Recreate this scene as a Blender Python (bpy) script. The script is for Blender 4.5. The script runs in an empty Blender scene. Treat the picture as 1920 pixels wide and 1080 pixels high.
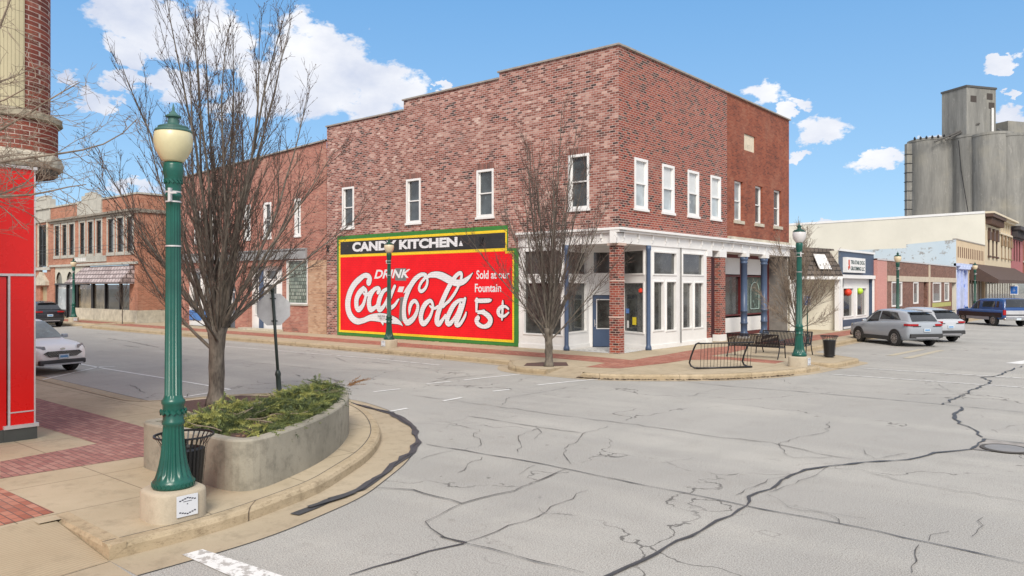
import bpy, bmesh, math, random
from mathutils import Vector, Matrix
R = math.radians
C = bpy.context.scene.collection
scene = bpy.context.scene

# ------------------------------------------------------------------ camera
EYE = 2.75; FOC = 1450.0; HOR = 536.0; YAW = R(40)
cam_d = bpy.data.cameras.new('camera'); cam = bpy.data.objects.new('camera', cam_d); C.objects.link(cam)
cam.location = (0, 0, EYE); cam.rotation_euler = (R(90), 0, YAW)
cam_d.sensor_width = 36; cam_d.lens = FOC/1920*36; cam_d.shift_y = (HOR-540)/1920
cam_d.clip_end = 3000; scene.camera = cam
FW = (-math.sin(YAW), math.cos(YAW)); RT = (math.cos(YAW), math.sin(YAW))
def ray(px):
    a = (px-960)/FOC
    return (FW[0]+a*RT[0], FW[1]+a*RT[1])
def G(px, py, z=0.0):            # ground point seen at a pixel of the survey photograph
    d = FOC*(EYE-z)/(py-HOR); x, y = ray(px); return (x*d, y*d)
def PY(px, py, Y):               # point on the wall plane y=Y -> (x, z)
    x, y = ray(px); d = Y/y; return (x*d, EYE-(py-HOR)/FOC*d)
def PX(px, py, X):               # point on the wall plane x=X -> (y, z)
    x, y = ray(px); d = X/x; return (y*d, EYE-(py-HOR)/FOC*d)

# ------------------------------------------------------------------ light
world = bpy.data.worlds.new('World'); scene.world = world; world.use_nodes = True
SUN_AZ, SUN_EL = R(140), R(40)
sun_d = bpy.data.lights.new('sun', 'SUN'); sun_d.energy = 3.3; sun_d.angle = R(22); sun_d.color = (1.0, .92, .81)
sun = bpy.data.objects.new('sun', sun_d); C.objects.link(sun)
sv = Vector((math.sin(SUN_AZ)*math.cos(SUN_EL), math.cos(SUN_AZ)*math.cos(SUN_EL), math.sin(SUN_EL)))
sun.rotation_euler = sv.to_track_quat('Z', 'Y').to_euler()
vs = scene.view_settings; vs.view_transform = 'Standard'; vs.look = 'None'; vs.gamma = 1; vs.use_curve_mapping = False; vs.exposure = 0.08

def build_world():
    nt = world.node_tree; N = nt.nodes; L = nt.links; N.clear()
    def mth(op, a, b=None, c=None, clamp=False):
        n = N.new('ShaderNodeMath'); n.operation = op; n.use_clamp = clamp
        for i, v in enumerate((a, b, c)):
            if v is None: continue
            if isinstance(v, (int, float)): n.inputs[i].default_value = v
            else: L.new(v, n.inputs[i])
        return n.outputs[0]
    def mix(f, a, b):
        n = N.new('ShaderNodeMix'); n.data_type = 'RGBA'
        for s, v in ((n.inputs[0], f), (n.inputs[6], a), (n.inputs[7], b)):
            if isinstance(v, (int, float)): s.default_value = v
            elif isinstance(v, tuple): s.default_value = v+(1,)
            else: L.new(v, s)
        return n.outputs[2]
    out = N.new('ShaderNodeOutputWorld'); bg = N.new('ShaderNodeBackground'); L.new(bg.outputs[0], out.inputs[0])
    sky = N.new('ShaderNodeTexSky'); sky.sky_type = 'NISHITA'; sky.sun_disc = False
    sky.sun_elevation = SUN_EL; sky.sun_rotation = SUN_AZ; sky.altitude = 300; sky.air_density = 1.0; sky.dust_density = .3; sky.ozone_density = 2.0
    tc = N.new('ShaderNodeTexCoord'); sp = N.new('ShaderNodeSeparateXYZ'); L.new(tc.outputs['Generated'], sp.inputs[0])
    az0 = mth('ARCTAN2', sp.outputs[0], sp.outputs[1]); el0 = mth('ARCSINE', sp.outputs[2]); az = az0; el = el0
    mp = N.new('ShaderNodeMapping'); mp.inputs['Scale'].default_value = (1, 1, 1.7); L.new(tc.outputs['Generated'], mp.inputs[0])
    def noise(scale, detail, rough=.6, off=0):
        n = N.new('ShaderNodeTexNoise'); n.inputs['Scale'].default_value = scale; n.inputs['Detail'].default_value = detail; n.inputs['Roughness'].default_value = rough
        if off:
            m2 = N.new('ShaderNodeMapping'); m2.inputs['Location'].default_value = (off, off*.7, off*.3); L.new(mp.outputs[0], m2.inputs[0]); L.new(m2.outputs[0], n.inputs[0])
        else: L.new(mp.outputs[0], n.inputs[0])
        return n.outputs[0]
    n1 = noise(11, 9, .64)
    az = mth('MULTIPLY_ADD', mth('SUBTRACT', noise(22, 5, .6, 5.1), .5), .10, az0); el = mth('MULTIPLY_ADD', mth('SUBTRACT', noise(22, 5, .6, 7.7), .5), .07, el0)
    blobs = [(290,45,115,46),(385,70,100,54),(220,95,50,30),(560,95,85,62),(640,140,95,66),(715,165,80,50),(600,195,80,48),(672,212,70,28),
             (170,195,34,32),(240,150,46,20),(350,165,70,30),(832,166,22,10),(440,205,60,24),(1432,178,48,24),(1500,190,36,12),(1545,243,54,32),(1500,293,34,10),
             (1640,307,62,18),(1728,268,44,20),(1892,112,46,14),(1900,228,46,24),(1540,414,26,7),(250,352,70,18),(1468,215,24,22),(505,150,60,60),(1885,192,14,6),(130,150,30,14)]
    field = None
    for px, py, rx, ry in blobs:
        a0 = math.atan2(*ray(px)); h = math.hypot(1, (px-960)/FOC)*FOC
        e0 = math.atan2(HOR-py, h); k = FOC/(math.cos(math.atan((px-960)/FOC))**2)
        ra = rx/k; re = ry/h
        da = mth('MULTIPLY_ADD', az, 1/ra, -a0/ra); de = mth('MULTIPLY_ADD', el, 1/re, -e0/re)
        q = mth('MULTIPLY_ADD', da, da, mth('MULTIPLY', de, de))
        f = mth('SUBTRACT', 1, q)
        field = f if field is None else mth('SMOOTH_MAX', field, f, .5) if False else mth('MAXIMUM', field, f)
    field = mth('MAXIMUM', field, -1.6)
    m = mth('MULTIPLY_ADD', mth('SUBTRACT', n1, .5), 4.2, mth('MULTIPLY', field, 1.0))
    inview = mth('SUBTRACT', m, 0.0)
    # broken cloud over the unseen rest of the sky, added to whiten the light
    away = mth('MAXIMUM', mth('MULTIPLY_ADD', mth('ABSOLUTE', mth('ADD', az0, R(40))), 4.0, -3.6), mth('MULTIPLY_ADD', el0, 6.0, -3.4))
    away = mth('MINIMUM', mth('MAXIMUM', away, -2.5), 1.0)
    n3 = noise(2.3, 7, .6, 3.1)
    m2 = mth('MULTIPLY_ADD', mth('SUBTRACT', n3, .42), 5.0, away)
    mask = mth('MAXIMUM', mth('MULTIPLY', inview, 2.2, clamp=True), mth('MULTIPLY', m2, 2.2, clamp=True))
    mask = mth('SMOOTH_MIN', mask, 1.0, .1)
    n2 = noise(16, 6, .6, 1.7); n4 = noise(5, 3, .5, 2.3)
    shade = mth('ADD', mth('MULTIPLY', n2, .5), mth('MULTIPLY', n4, .9))
    shade = mth('MULTIPLY_ADD', shade, 2.6, -1.25, clamp=True)
    cl = mix(shade, (.56, .62, .78), (.98, .98, 1.0))
    hs = N.new('ShaderNodeHueSaturation'); hs.inputs['Saturation'].default_value = 1.12; hs.inputs['Hue'].default_value = .497; L.new(sky.outputs[0], hs.inputs['Color'])
    sc = N.new('ShaderNodeVectorMath'); sc.operation = 'SCALE'; L.new(hs.outputs[0], sc.inputs[0]); sc.inputs[3].default_value = SKY_K
    g = mth('MULTIPLY', el0, 2.6, clamp=True)
    az_ = mix(g, (.39, .64, .92), (.17, .43, .82))
    base = mix(.72, sc.outputs[0], az_)
    col = mix(mth('MULTIPLY', mask, .97), base, cl)
    L.new(col, bg.inputs[0]); bg.inputs[1].default_value = 1.0
SKY_K = .135
build_world()

# ------------------------------------------------------------------ materials
def nodes(m): return m.node_tree.nodes, m.node_tree.links
class NT:
    def __init__(s, name):
        s.m = bpy.data.materials.new(name); s.m.use_nodes = True; s.N, s.L = nodes(s.m); s.b = s.N['Principled BSDF']
        s.tc = s.N.new('ShaderNodeTexCoord')
    def put(s, sock, v):
        if isinstance(v, (int, float)): sock.default_value = v
        elif isinstance(v, tuple):
            sock.default_value = v if len(v) == len(sock.default_value) else v+(1,)
        else: s.L.new(v, sock)
    def mth(s, op, a, b=None, c=None, clamp=False):
        n = s.N.new('ShaderNodeMath'); n.operation = op; n.use_clamp = clamp
        for i, v in enumerate((a, b, c)):
            if v is not None: s.put(n.inputs[i], v)
        return n.outputs[0]
    def mix(s, f, a, b, mode='MIX'):
        n = s.N.new('ShaderNodeMix'); n.data_type = 'RGBA'; n.blend_type = mode
        s.put(n.inputs[0], f); s.put(n.inputs[6], a); s.put(n.inputs[7], b); return n.outputs[2]
    def noise(s, scale, detail=3, rough=.6, vec=None, sc3=None):
        n = s.N.new('ShaderNodeTexNoise'); n.inputs['Scale'].default_value = scale; n.inputs['Detail'].default_value = detail; n.inputs['Roughness'].default_value = rough
        v = vec or s.tc.outputs['Object']
        if sc3:
            mp = s.N.new('ShaderNodeMapping'); mp.inputs['Scale'].default_value = sc3; s.L.new(v, mp.inputs[0]); v = mp.outputs[0]
        s.L.new(v, n.inputs[0]); return n.outputs[0]
    def ramp(s, f, stops, const=False):
        n = s.N.new('ShaderNodeValToRGB'); r = n.color_ramp
        if const: r.interpolation = 'CONSTANT'
        while len(r.elements) < len(stops): r.elements.new(.5)
        for e, (p, c) in zip(r.elements, stops): e.position = p; e.color = tuple(c)+(1,) if len(c) == 3 else c
        s.put(n.inputs[0], f); return n.outputs[0]
    def step(s, f, lo, hi): 
        n = s.N.new('ShaderNodeMapRange'); n.inputs[1].default_value = lo; n.inputs[2].default_value = hi; s.put(n.inputs[0], f); return n.outputs[0]
    def bump(s, h, strength=.3, dist=.01):
        n = s.N.new('ShaderNodeBump'); n.inputs['Strength'].default_value = strength; n.inputs['Distance'].default_value = dist
        s.put(n.inputs['Height'], h); s.L.new(n.outputs[0], s.b.inputs['Normal'])
    def xyz(s):
        n = s.N.new('ShaderNodeSeparateXYZ'); s.L.new(s.tc.outputs['Object'], n.inputs[0]); return n.outputs
    def done(s, col, rough=.8, metal=0.0, spec=None):
        s.put(s.b.inputs['Base Color'], col); s.put(s.b.inputs['Roughness'], rough); s.b.inputs['Metallic'].default_value = metal
        if spec is not None: s.b.inputs['Specular IOR Level'].default_value = spec
        return s.m
MATS = {}
def plain(name, col, rough=.6, metal=0.0, var=.12, scale=3.0, bump=.0, bscale=40, spec=None, streak=False):
    if name in MATS: return MATS[name]
    t = NT(name); n = t.noise(scale, 5, .65, sc3=(1, 1, .25) if streak else None); gr_ = t.noise(1.3, 6, .75, sc3=(1, 1, .35))
    c = t.mix(t.step(n, .3, .7), tuple(v*(1-var) for v in col), tuple(min(1, v*(1+var)) for v in col)); c = t.mix(t.mth('MULTIPLY', t.step(gr_, .54, .78), min(.30, var*1.6)), c, tuple(v*.45+.03 for v in col))
    if bump: t.bump(t.noise(bscale, 4), bump, .01)
    r = t.mth('MULTIPLY_ADD', n, .15, rough-.07)
    MATS[name] = t.done(c, r, metal, spec); return MATS[name]

def brick_nodes(t, stops, mortar, bw=.235, bh=.08, mw=.011, seed=0.0, clump=.35, flat=False):
    o = t.xyz()
    if flat: u, v = o[0], o[1]
    else: u, v = t.mth('ADD', o[0], o[1]), o[2]
    row = t.mth('FLOOR', t.mth('DIVIDE', v, bh))
    off = t.mth('MULTIPLY', t.mth('FRACT', t.mth('MULTIPLY', row, .5)), bw)
    uu = t.mth('DIVIDE', t.mth('ADD', u, off), bw); colm = t.mth('FLOOR', uu)
    fu = t.mth('MULTIPLY', t.mth('FRACT', uu), bw); fv = t.mth('MULTIPLY', t.mth('FRACT', t.mth('DIVIDE', v, bh)), bh)
    cb = t.N.new('ShaderNodeCombineXYZ'); t.L.new(colm, cb.inputs[0]); t.L.new(row, cb.inputs[1]); cb.inputs[2].default_value = seed
    wn = t.N.new('ShaderNodeTexWhiteNoise'); wn.noise_dimensions = '3D'; t.L.new(cb.outputs[0], wn.inputs[0])
    big = t.noise(.9, 4, .6)
    f = t.mth('ADD', t.mth('MULTIPLY', wn.outputs[0], 1-clump), t.mth('MULTIPLY', t.step(big, .32, .68), clump))
    bc = t.ramp(f, stops)
    eu = t.mth('MINIMUM', fu, t.mth('SUBTRACT', bw, fu)); ev = t.mth('MINIMUM', fv, t.mth('SUBTRACT', bh, fv))
    e = t.mth('MINIMUM', eu, ev)
    mask = t.step(e, mw*.45, mw*.75)
    return bc, mask
def brick(name, stops, mortar=(.42, .38, .35), **k):
    t = NT(name); bc, mask = brick_nodes(t, stops, mortar, **k)
    fine = t.noise(30, 3)
    bc = t.mix(t.step(fine, .2, .8), bc, t.mix(.75, bc, (.12, .08, .07)), 'MIX') if False else bc
    dirt = t.noise(.45, 5, .65); effl = t.noise(.8, 6, .75, sc3=(1, 1, 1.8)); streak = t.noise(1.6, 4, .7, sc3=(1, 1, .12))
    c = t.mix(mask, mortar, bc); c = t.mix(t.mth('MULTIPLY', t.step(effl, .56, .74), .30), c, tuple(min(1, v*1.25) for v in mortar)); c = t.mix(t.mth('MULTIPLY', t.step(streak, .58, .75), .28), c, (.10, .07, .06)); c = t.mix(t.mth('MULTIPLY', t.step(dirt, .45, .75), .25), c, (.16, .12, .1))
    t.bump(t.mth('MULTIPLY_ADD', fine, .2, mask), .5, .008)
    return t.done(c, .85)
# pale reddish wall of salvaged brick, and its relatives
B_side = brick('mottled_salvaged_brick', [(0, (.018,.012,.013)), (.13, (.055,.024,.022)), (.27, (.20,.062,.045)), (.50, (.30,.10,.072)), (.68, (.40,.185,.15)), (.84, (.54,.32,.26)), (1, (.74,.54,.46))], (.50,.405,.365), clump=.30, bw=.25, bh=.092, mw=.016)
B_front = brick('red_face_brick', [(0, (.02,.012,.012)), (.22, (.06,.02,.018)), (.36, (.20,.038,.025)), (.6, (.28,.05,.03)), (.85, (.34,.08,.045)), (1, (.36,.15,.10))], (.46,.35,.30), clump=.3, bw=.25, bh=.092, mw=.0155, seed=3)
B_orange = brick('orange_red_brick', [(0, (.08,.022,.014)), (.3, (.20,.048,.024)), (.6, (.29,.072,.034)), (1, (.35,.13,.07))], (.24,.11,.075), clump=.55, mw=.010, seed=5)
B_left = brick('worn_red_brick', [(0, (.10,.04,.03)), (.3, (.32,.11,.08)), (.7, (.46,.18,.13)), (1, (.55,.33,.25))], (.46,.36,.30), clump=.5, seed=7)
B_tan = brick('sandy_worn_brick', [(0, (.20,.10,.06)), (.4, (.48,.28,.17)), (1, (.62,.44,.30))], (.42,.34,.27), clump=.5, seed=9)
B_far = brick('bright_orange_brick', [(0, (.25,.10,.06)), (.5, (.44,.17,.10)), (1, (.54,.27,.18))], (.45,.30,.22), clump=.5, seed=11)
B_brown = brick('brown_roman_brick', [(0, (.10,.045,.032)), (.5, (.19,.085,.06)), (1, (.27,.14,.10))], (.26,.18,.15), clump=.4, bh=.09, seed=13)
B_turret = brick('dark_glazed_brick', [(0, (.06,.018,.012)), (.5, (.24,.05,.03)), (1, (.34,.09,.05))], (.55,.44,.38), clump=.5, seed=15, bw=.22, bh=.085)
B_white = brick('white_painted_brick', [(0, (.84,.82,.76)), (1, (.88,.87,.82))], (.45,.42,.36), clump=.5, seed=17)
B_pink = brick('pink_painted_brick', [(0, (.55,.26,.23)), (1, (.64,.33,.29))], (.50,.25,.22), clump=.5, seed=19)
B_rose = brick('rose_painted_brick', [(0, (.36,.11,.12)), (1, (.46,.16,.17))], (.33,.12,.12), clump=.5, seed=21)
def paint_brick(name, col, k=.12):
    t = NT(name); bc, mask = brick_nodes(t, [(0, (0, 0, 0)), (1, (1, 1, 1))], (0, 0, 0), bw=.25, bh=.092, mw=.012)
    g = t.noise(1.1, 6, .7); g2 = t.noise(7, 4, .7, sc3=(1, 1, 3.5))
    c = t.mix(t.step(g, .3, .75), tuple(v*(1-k) for v in col), tuple(min(1, v*(1+k)+.004) for v in col))
    c = t.mix(t.mth('MULTIPLY', t.step(g2, .55, .75), .5), c, tuple(v*.66+.012 for v in col)); c = t.mix(t.mth('MULTIPLY_ADD', mask, -.38, .38), c, tuple(v*.45 for v in col))
    t.bump(t.mth('ADD', mask, t.mth('MULTIPLY', t.noise(25, 3), .5)), .55, .01)
    return t.done(c, .65, 0, .3)
P_red = paint_brick('red_mural_paint', (.84, .006, .014)); P_green = paint_brick('green_mural_paint', (.05, .22, .045))
P_yel = paint_brick('yellow_mural_paint', (.88, .62, .03)); P_black = paint_brick('black_mural_paint', (.035, .036, .038), .3)
P_white = paint_brick('white_mural_paint', (.78, .79, .82), .06); P_line = plain('mural_outline_black', (.03, .012, .014), .6)
P_grey = plain('mural_grey_patch', (.16, .17, .17), .6)
P_olive = paint_brick('olive_painted_strip', (.45, .46, .16))
t = NT('flaking_blue_white_paint'); g = t.noise(1.1, 7, .75)
P_flake = t.done(t.mix(t.step(g, .56, .6), t.mix(t.noise(.3, 3), (.46, .58, .68), (.60, .68, .72)), (.33, .34, .34)), .8)

white_paint = plain('white_trim_paint', (.80, .80, .79), .45, var=.05, scale=1.2)
cream_paint = plain('cream_render', (.66, .62, .52), .8, var=.08, scale=.4, streak=True)
pale_wall = plain('off_white_stucco', (.72, .70, .61), .85, var=.07, scale=.25, bump=.2, bscale=8)
tan_stucco = plain('tan_stucco', (.62, .49, .33), .85, var=.08, scale=.6)
blue_paint = plain('slate_blue_paint', (.062, .098, .175), .4, var=.1)
navy_paint = plain('navy_blue_boards', (.045, .075, .13), .5, var=.12)
sky_blue = plain('periwinkle_blue_paint', (.12, .22, .62), .5, var=.1)
maroon = plain('maroon_paint', (.13, .018, .02), .45)
stone = plain('weathered_limestone', (.50, .46, .37), .85, var=.25, scale=2.5, bump=.5, bscale=12)
grey_stone = plain('grey_cast_stone', (.46, .45, .40), .85, var=.18, scale=1.6, bump=.3)
coping_m = plain('coping_stone', (.33, .30, .27), .8, var=.2)
roof_m = plain('roof_gravel', (.18, .17, .16), .95, var=.2)
black_m = plain('black_powder_coat', (.014, .014, .016), .38, var=.2)
dark_in = plain('dark_interior', (.015, .014, .014), .7)
brown_awn = plain('brown_awning_fabric', (.085, .055, .045), .9, var=.12)
steel = plain('galvanised_steel', (.55, .56, .57), .35, .9, var=.1, streak=True)
alu_sign = plain('bare_aluminium_sheet', (.62, .63, .64), .5, .35, var=.1, scale=6)
def glass_mat(name, tint, rough=.04, refl=.5, scene_noise=1.2):
    t = NT(name); n = t.noise(scene_noise, 4, .6); n2 = t.noise(6*scene_noise, 3, .7)
    c = t.mix(t.step(n, .35, .65), tuple(v*.35 for v in tint), tint)
    c = t.mix(t.mth('MULTIPLY', t.step(n2, .62, .72), .5), c, tuple(min(1, v*2.4+.05) for v in tint))
    w = t.noise(.8, 2); t.bump(w, .05, .02)
    t.b.inputs['Coat Weight'].default_value = refl; t.b.inputs['Coat Roughness'].default_value = .02
    return t.done(c, rough+.1, 0, .6)
glass = glass_mat('dark_shop_glass', (.085, .09, .088))  # tint raised to put pale sky reflections into the pane colour
glass_b = glass_mat('pale_blind_and_sky_glass', (.46, .53, .56), .2, .5, .6)  # pale tint holds white blinds and reflected bright sky together
glass_c = glass_mat('grey_curtain_behind_glass', (.09, .11, .12), .1, .5, .9)
glass_shop = glass_mat('shop_window_with_goods', (.07, .075, .07), .05, .6, 3.0)
glass_grn = glass_mat('green_tinted_glass', (.17, .26, .23), .1, .4, .5)
blind_m = plain('pale_window_blind', (.62, .65, .66), .5, var=.05)
car_glass = glass_mat('car_glass', (.03, .035, .04), .03, .8, .6)
car_glass_pale = glass_mat('car_windscreen', (.16, .21, .22), .05, .9, 1.5)

def t_glassblock():
    t = NT('glass_blocks'); bc, mask = brick_nodes(t, [(0, (.10,.13,.11)), (.5, (.20,.25,.21)), (1, (.34,.38,.33))], (0,0,0), bw=.2, bh=.2, mw=.03, clump=.1)
    t.bump(mask, .6, .02); return t.done(t.mix(mask, (.05,.06,.05), bc), .15)
M_block = t_glassblock()
# ---- ground materials
def street_mat():
    t = NT('weathered_concrete_street'); ob = t.tc.outputs['Object']
    sp = t.noise(70, 2, .8); sp2 = t.noise(24, 4, .85); med = t.noise(1.4, 5, .65); big = t.noise(.16, 5, .6)
    lane = t.noise(.35, 4, .6, sc3=(.25, 1.6, 1)) ; lane2 = t.noise(.35, 4, .6, sc3=(1.6, .25, 1))
    c = t.mix(t.step(big, .3, .7), (.325, .315, .295), (.395, .385, .36))
    c = t.mix(t.mth('MULTIPLY', t.step(lane, .45, .65), .6), c, (.47, .455, .415))
    c = t.mix(t.mth('MULTIPLY', t.step(lane2, .46, .66), .5), c, (.305, .30, .285))
    c = t.mix(t.mth('MULTIPLY', t.step(med, .5, .8), .35), c, (.25, .235, .21))
    c = t.mix(t.mth('MULTIPLY', t.step(sp, .54, .62), .60), c, (.13, .12, .105))
    c = t.mix(t.mth('MULTIPLY', t.step(sp2, .54, .68), .50), c, (.17, .155, .135))
    c = t.mix(t.mth('MULTIPLY', t.step(sp, .46, .38), .55), c, (.68, .65, .58))
    # hairline cracks and spalls
    w = t.N.new('ShaderNodeTexNoise'); w.inputs['Scale'].default_value = 1.1; w.inputs['Detail'].default_value = 5; t.L.new(ob, w.inputs[0])
    add = t.N.new('ShaderNodeVectorMath'); add.operation = 'MULTIPLY_ADD'; t.L.new(w.outputs['Color'], add.inputs[0]); add.inputs[1].default_value = (1.6,)*3; t.L.new(ob, add.inputs[2])
    v = t.N.new('ShaderNodeTexVoronoi'); v.feature = 'DISTANCE_TO_EDGE'; v.inputs['Scale'].default_value = .21; t.L.new(add.outputs[0], v.inputs[0])
    m = t.mth('MULTIPLY', t.step(v.outputs['Distance'], .0042, .0022), t.step(t.noise(.45, 4), .46, .54))
    c = t.mix(t.mth('MULTIPLY', m, .8), c, (.09, .085, .08))
    v2 = t.N.new('ShaderNodeTexVoronoi'); v2.feature = 'DISTANCE_TO_EDGE'; v2.inputs['Scale'].default_value = .75; t.L.new(add.outputs[0], v2.inputs[0])
    m2 = t.mth('MULTIPLY', t.step(v2.outputs['Distance'], .010, .004), t.step(t.noise(.30, 5, .7, sc3=(1.3, 1, 1)), .56, .62))
    c = t.mix(t.mth('MULTIPLY', m2, .38), c, (.12, .11, .10))
    oil = t.noise(2.1, 3, .7); c = t.mix(t.mth('MULTIPLY', t.step(oil, .66, .76), .35), c, (.16, .145, .12))
    spall = t.noise(5.5, 2, .5); s2 = t.noise(.6, 2)
    c = t.mix(t.mth('MULTIPLY', t.mth('MULTIPLY', t.step(spall, .735, .755), t.step(s2, .45, .55)), .65), c, (.12, .11, .10))
    t.bump(t.mth('ADD', sp, t.mth('MULTIPLY', sp2, .6)), .35, .006)
    return t.done(c, .9, 0, .25)
M_street = street_mat()
def concrete_mat(name, a, b, joint=1.55, stain=.5, rib=False, kj=False):
    t = NT(name); big = t.noise(.5, 5, .65); med = t.noise(3.2, 5, .7); fine = t.noise(60, 3, .7)
    c = t.mix(t.step(big, .3, .7), a, b)
    c = t.mix(t.mth('MULTIPLY', t.step(med, .5, .8), stain), c, tuple(v*.55 for v in a))
    c = t.mix(t.mth('MULTIPLY', t.step(fine, .5, .75), .22), c, tuple(v*.5 for v in a))
    h = fine
    if joint:
        o = t.xyz()
        for k, off in ((0, .35), (1, .1)):
            f = t.mth('FRACT', t.mth('DIVIDE', t.mth('ADD', o[k], off), joint)); d = t.mth('MINIMUM', f, t.mth('SUBTRACT', 1, f))
            c = t.mix(t.mth('MULTIPLY', t.step(d, .007, .003), .75), c, tuple(v*.32 for v in a))
    if kj:
        o = t.xyz(); f = t.mth('FRACT', t.mth('MULTIPLY', t.mth('ADD', o[0], o[1]), .31)); c = t.mix(t.mth('MULTIPLY', t.step(f, .0075, .0035), .85), c, (.08, .06, .045)); c = t.mix(t.mth('MULTIPLY', t.step(t.noise(9, 5, .8, sc3=(1, 1, 3)), .52, .66), .5), c, (.13, .09, .055))
    if rib:
        o = t.xyz(); f = t.mth('FRACT', t.mth('MULTIPLY', t.mth('ADD', o[0], t.mth('MULTIPLY', o[1], .15)), 22)); 
        c = t.mix(t.mth('MULTIPLY', t.step(f, .6, .8), .35), c, tuple(v*.5 for v in a)); h = f
    t.bump(h, .3, .006)
    return t.done(c, .88, 0, .25)
M_walk = concrete_mat('tan_concrete_pavement', (.40, .33, .225), (.50, .42, .30), stain=.6)
M_kerb = concrete_mat('kerb_concrete', (.38, .30, .19), (.49, .40, .275), joint=0, stain=.85, kj=True)
M_gutter = concrete_mat('gutter_concrete', (.38, .31, .215), (.47, .395, .285), joint=0, stain=.7)
M_ramp = concrete_mat('ribbed_ramp_concrete', (.40, .32, .215), (.47, .39, .27), joint=0, rib=True)
M_planter = concrete_mat('planter_concrete', (.22, .205, .165), (.40, .37, .30), joint=0, stain=.9)
M_base = concrete_mat('lamp_footing_concrete', (.42, .36, .27), (.50, .44, .34), joint=0, stain=.5)
def paver(name, stops, mort=(.12, .09, .08), seed=0, bw=.2, bh=.1):
    t = NT(name); bc, mask = brick_nodes(t, stops, mort, bw=bw, bh=bh, mw=.010, clump=.3, flat=True, seed=seed)
    c = t.mix(mask, mort, bc); t.bump(mask, .5, .006)
    c = t.mix(t.mth('MULTIPLY', t.step(t.noise(1.5, 4), .5, .8), .35), c, (.28, .2, .17))
    return t.done(c, .85, 0, .3)
M_pav = paver('orange_red_pavers', [(0, (.26,.09,.06)), (.5, (.40,.15,.10)), (1, (.50,.25,.18))])
M_pav2 = paver('dusty_red_pavers', [(0, (.25,.11,.10)), (.5, (.34,.165,.14)), (1, (.42,.24,.20))], seed=4)
M_line = plain('worn_white_road_paint', (.70, .70, .68), .8, var=.14, scale=6)
t = NT('broken_white_road_paint'); n = t.noise(7, 5, .8)
M_lineworn = t.done(t.mix(t.step(n, .50, .56), (.72, .72, .70), (.40, .38, .355)), .85)
M_yelworn = t = None
t = NT('faded_yellow_road_paint'); n = t.noise(3, 5, .8); M_yel = t.done(t.mix(t.step(n, .42, .6), (.47, .41, .28), (.41, .385, .335)), .85)
M_tar = plain('crack_sealant_tar', (.055, .055, .058), .55, var=.25, scale=5)
M_crack = plain('open_crack', (.075, .07, .065), .9)
M_mulch = plain('bark_mulch', (.10, .055, .045), .95, var=.5, scale=25, bump=.8, bscale=60)
M_tile = paver('small_mosaic_tiles', [(0, (.30,.31,.31)), (.25, (.62,.62,.60)), (1, (.74,.74,.72))], (.35,.35,.34), bw=.09, bh=.09)
# ---- trees and greenery
def bark(name, a, b):
    t = NT(name); n = t.noise(9, 5, .7, sc3=(1, 1, .3)); n2 = t.noise(2.5, 3)
    c = t.mix(t.step(n, .35, .65), a, b); c = t.mix(t.mth('MULTIPLY', t.step(n2, .5, .7), .3), c, tuple(v*1.4 for v in b))
    t.bump(n, .7, .02); return t.done(c, .9)
M_bark = bark('grey_brown_bark', (.06, .050, .042), (.19, .165, .135))
M_twig = bark('dark_brown_twigs', (.030, .023, .020), (.085, .064, .053))
M_twig2 = bark('reddish_brown_twigs', (.055, .035, .030), (.13, .085, .070))
M_twig3 = bark('tan_grey_twigs', (.16, .12, .09), (.33, .27, .21))
M_leaf = [plain('juniper_'+n, c, .7, var=.3, scale=9) for n, c in (('dark_green', (.06,.085,.035)), ('mid_green', (.15,.185,.06)), ('yellow_green', (.33,.34,.10)), ('rust_brown', (.30,.15,.05)))]
# ---- lamp and street furniture paint
M_lampg = plain('dark_teal_green_enamel', (.008, .088, .066), .30, var=.25, scale=2.5)
M_lampd = plain('deep_green_enamel', (.010, .065, .045), .4, var=.2)
M_cap = plain('faded_green_lamp_cap', (.045, .125, .105), .5, var=.2)
M_globe_y = plain('yellowed_lamp_globe', (.60, .55, .34), .3, var=.09, scale=4)
M_globe_w = plain('milky_lamp_globe', (.62, .60, .60), .25, var=.1, scale=3)
M_globe_p = plain('peach_lamp_globe', (.68, .58, .40), .3, var=.12, scale=6)
M_red = plain('red_metal_panel', (.78, .012, .010), .28, var=.04, scale=.6, spec=.4)
M_reddk = plain('shaded_red_return_panel', (.70, .012, .012), .2, var=.04, scale=.6)  # same red cladding, the recess's darker reflection put into its colour
M_trim = plain('pale_metal_trim', (.62, .60, .60), .4, .3)
M_darkbase = plain('dark_grey_plinth', (.07, .075, .07), .7)
t = NT('ribbed_beige_siding'); o = t.xyz(); f = t.mth('FRACT', t.mth('MULTIPLY', t.mth('ADD', o[0], o[1]), 16)); 
t.bump(f, .6, .02); M_beige = t.done(t.mix(t.mth('MULTIPLY', t.step(f, .7, .9), .6), t.mix(t.noise(2, 4), (.42, .38, .24), (.56, .50, .33)), (.25, .22, .14)), .7)
def silo_mat():
    t = NT('streaked_silo_concrete'); n = t.noise(.35, 6, .75, sc3=(1, 1, .12)); n2 = t.noise(1.2, 6, .8, sc3=(1, 1, .3)); n3 = t.noise(.10, 4)
    c = t.mix(t.step(n, .35, .65), (.155, .155, .147), (.29, .288, .27)); c = t.mix(t.mth('MULTIPLY', t.step(n2, .58, .72), .55), c, (.50, .49, .45))
    c = t.mix(t.mth('MULTIPLY', t.step(n3, .5, .7), .4), c, (.42, .39, .30)); return t.done(c, .95)
M_silo = silo_mat()
def shingle(name, a, b, w=.5, h=.26):
    t = NT(name); bc, mask = brick_nodes(t, [(0, a), (1, b)], a, bw=w, bh=h, mw=.05, clump=.2)
    t.bump(mask, .8, .03); return t.done(t.mix(mask, tuple(v*.3 for v in a), bc), .85)
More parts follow.
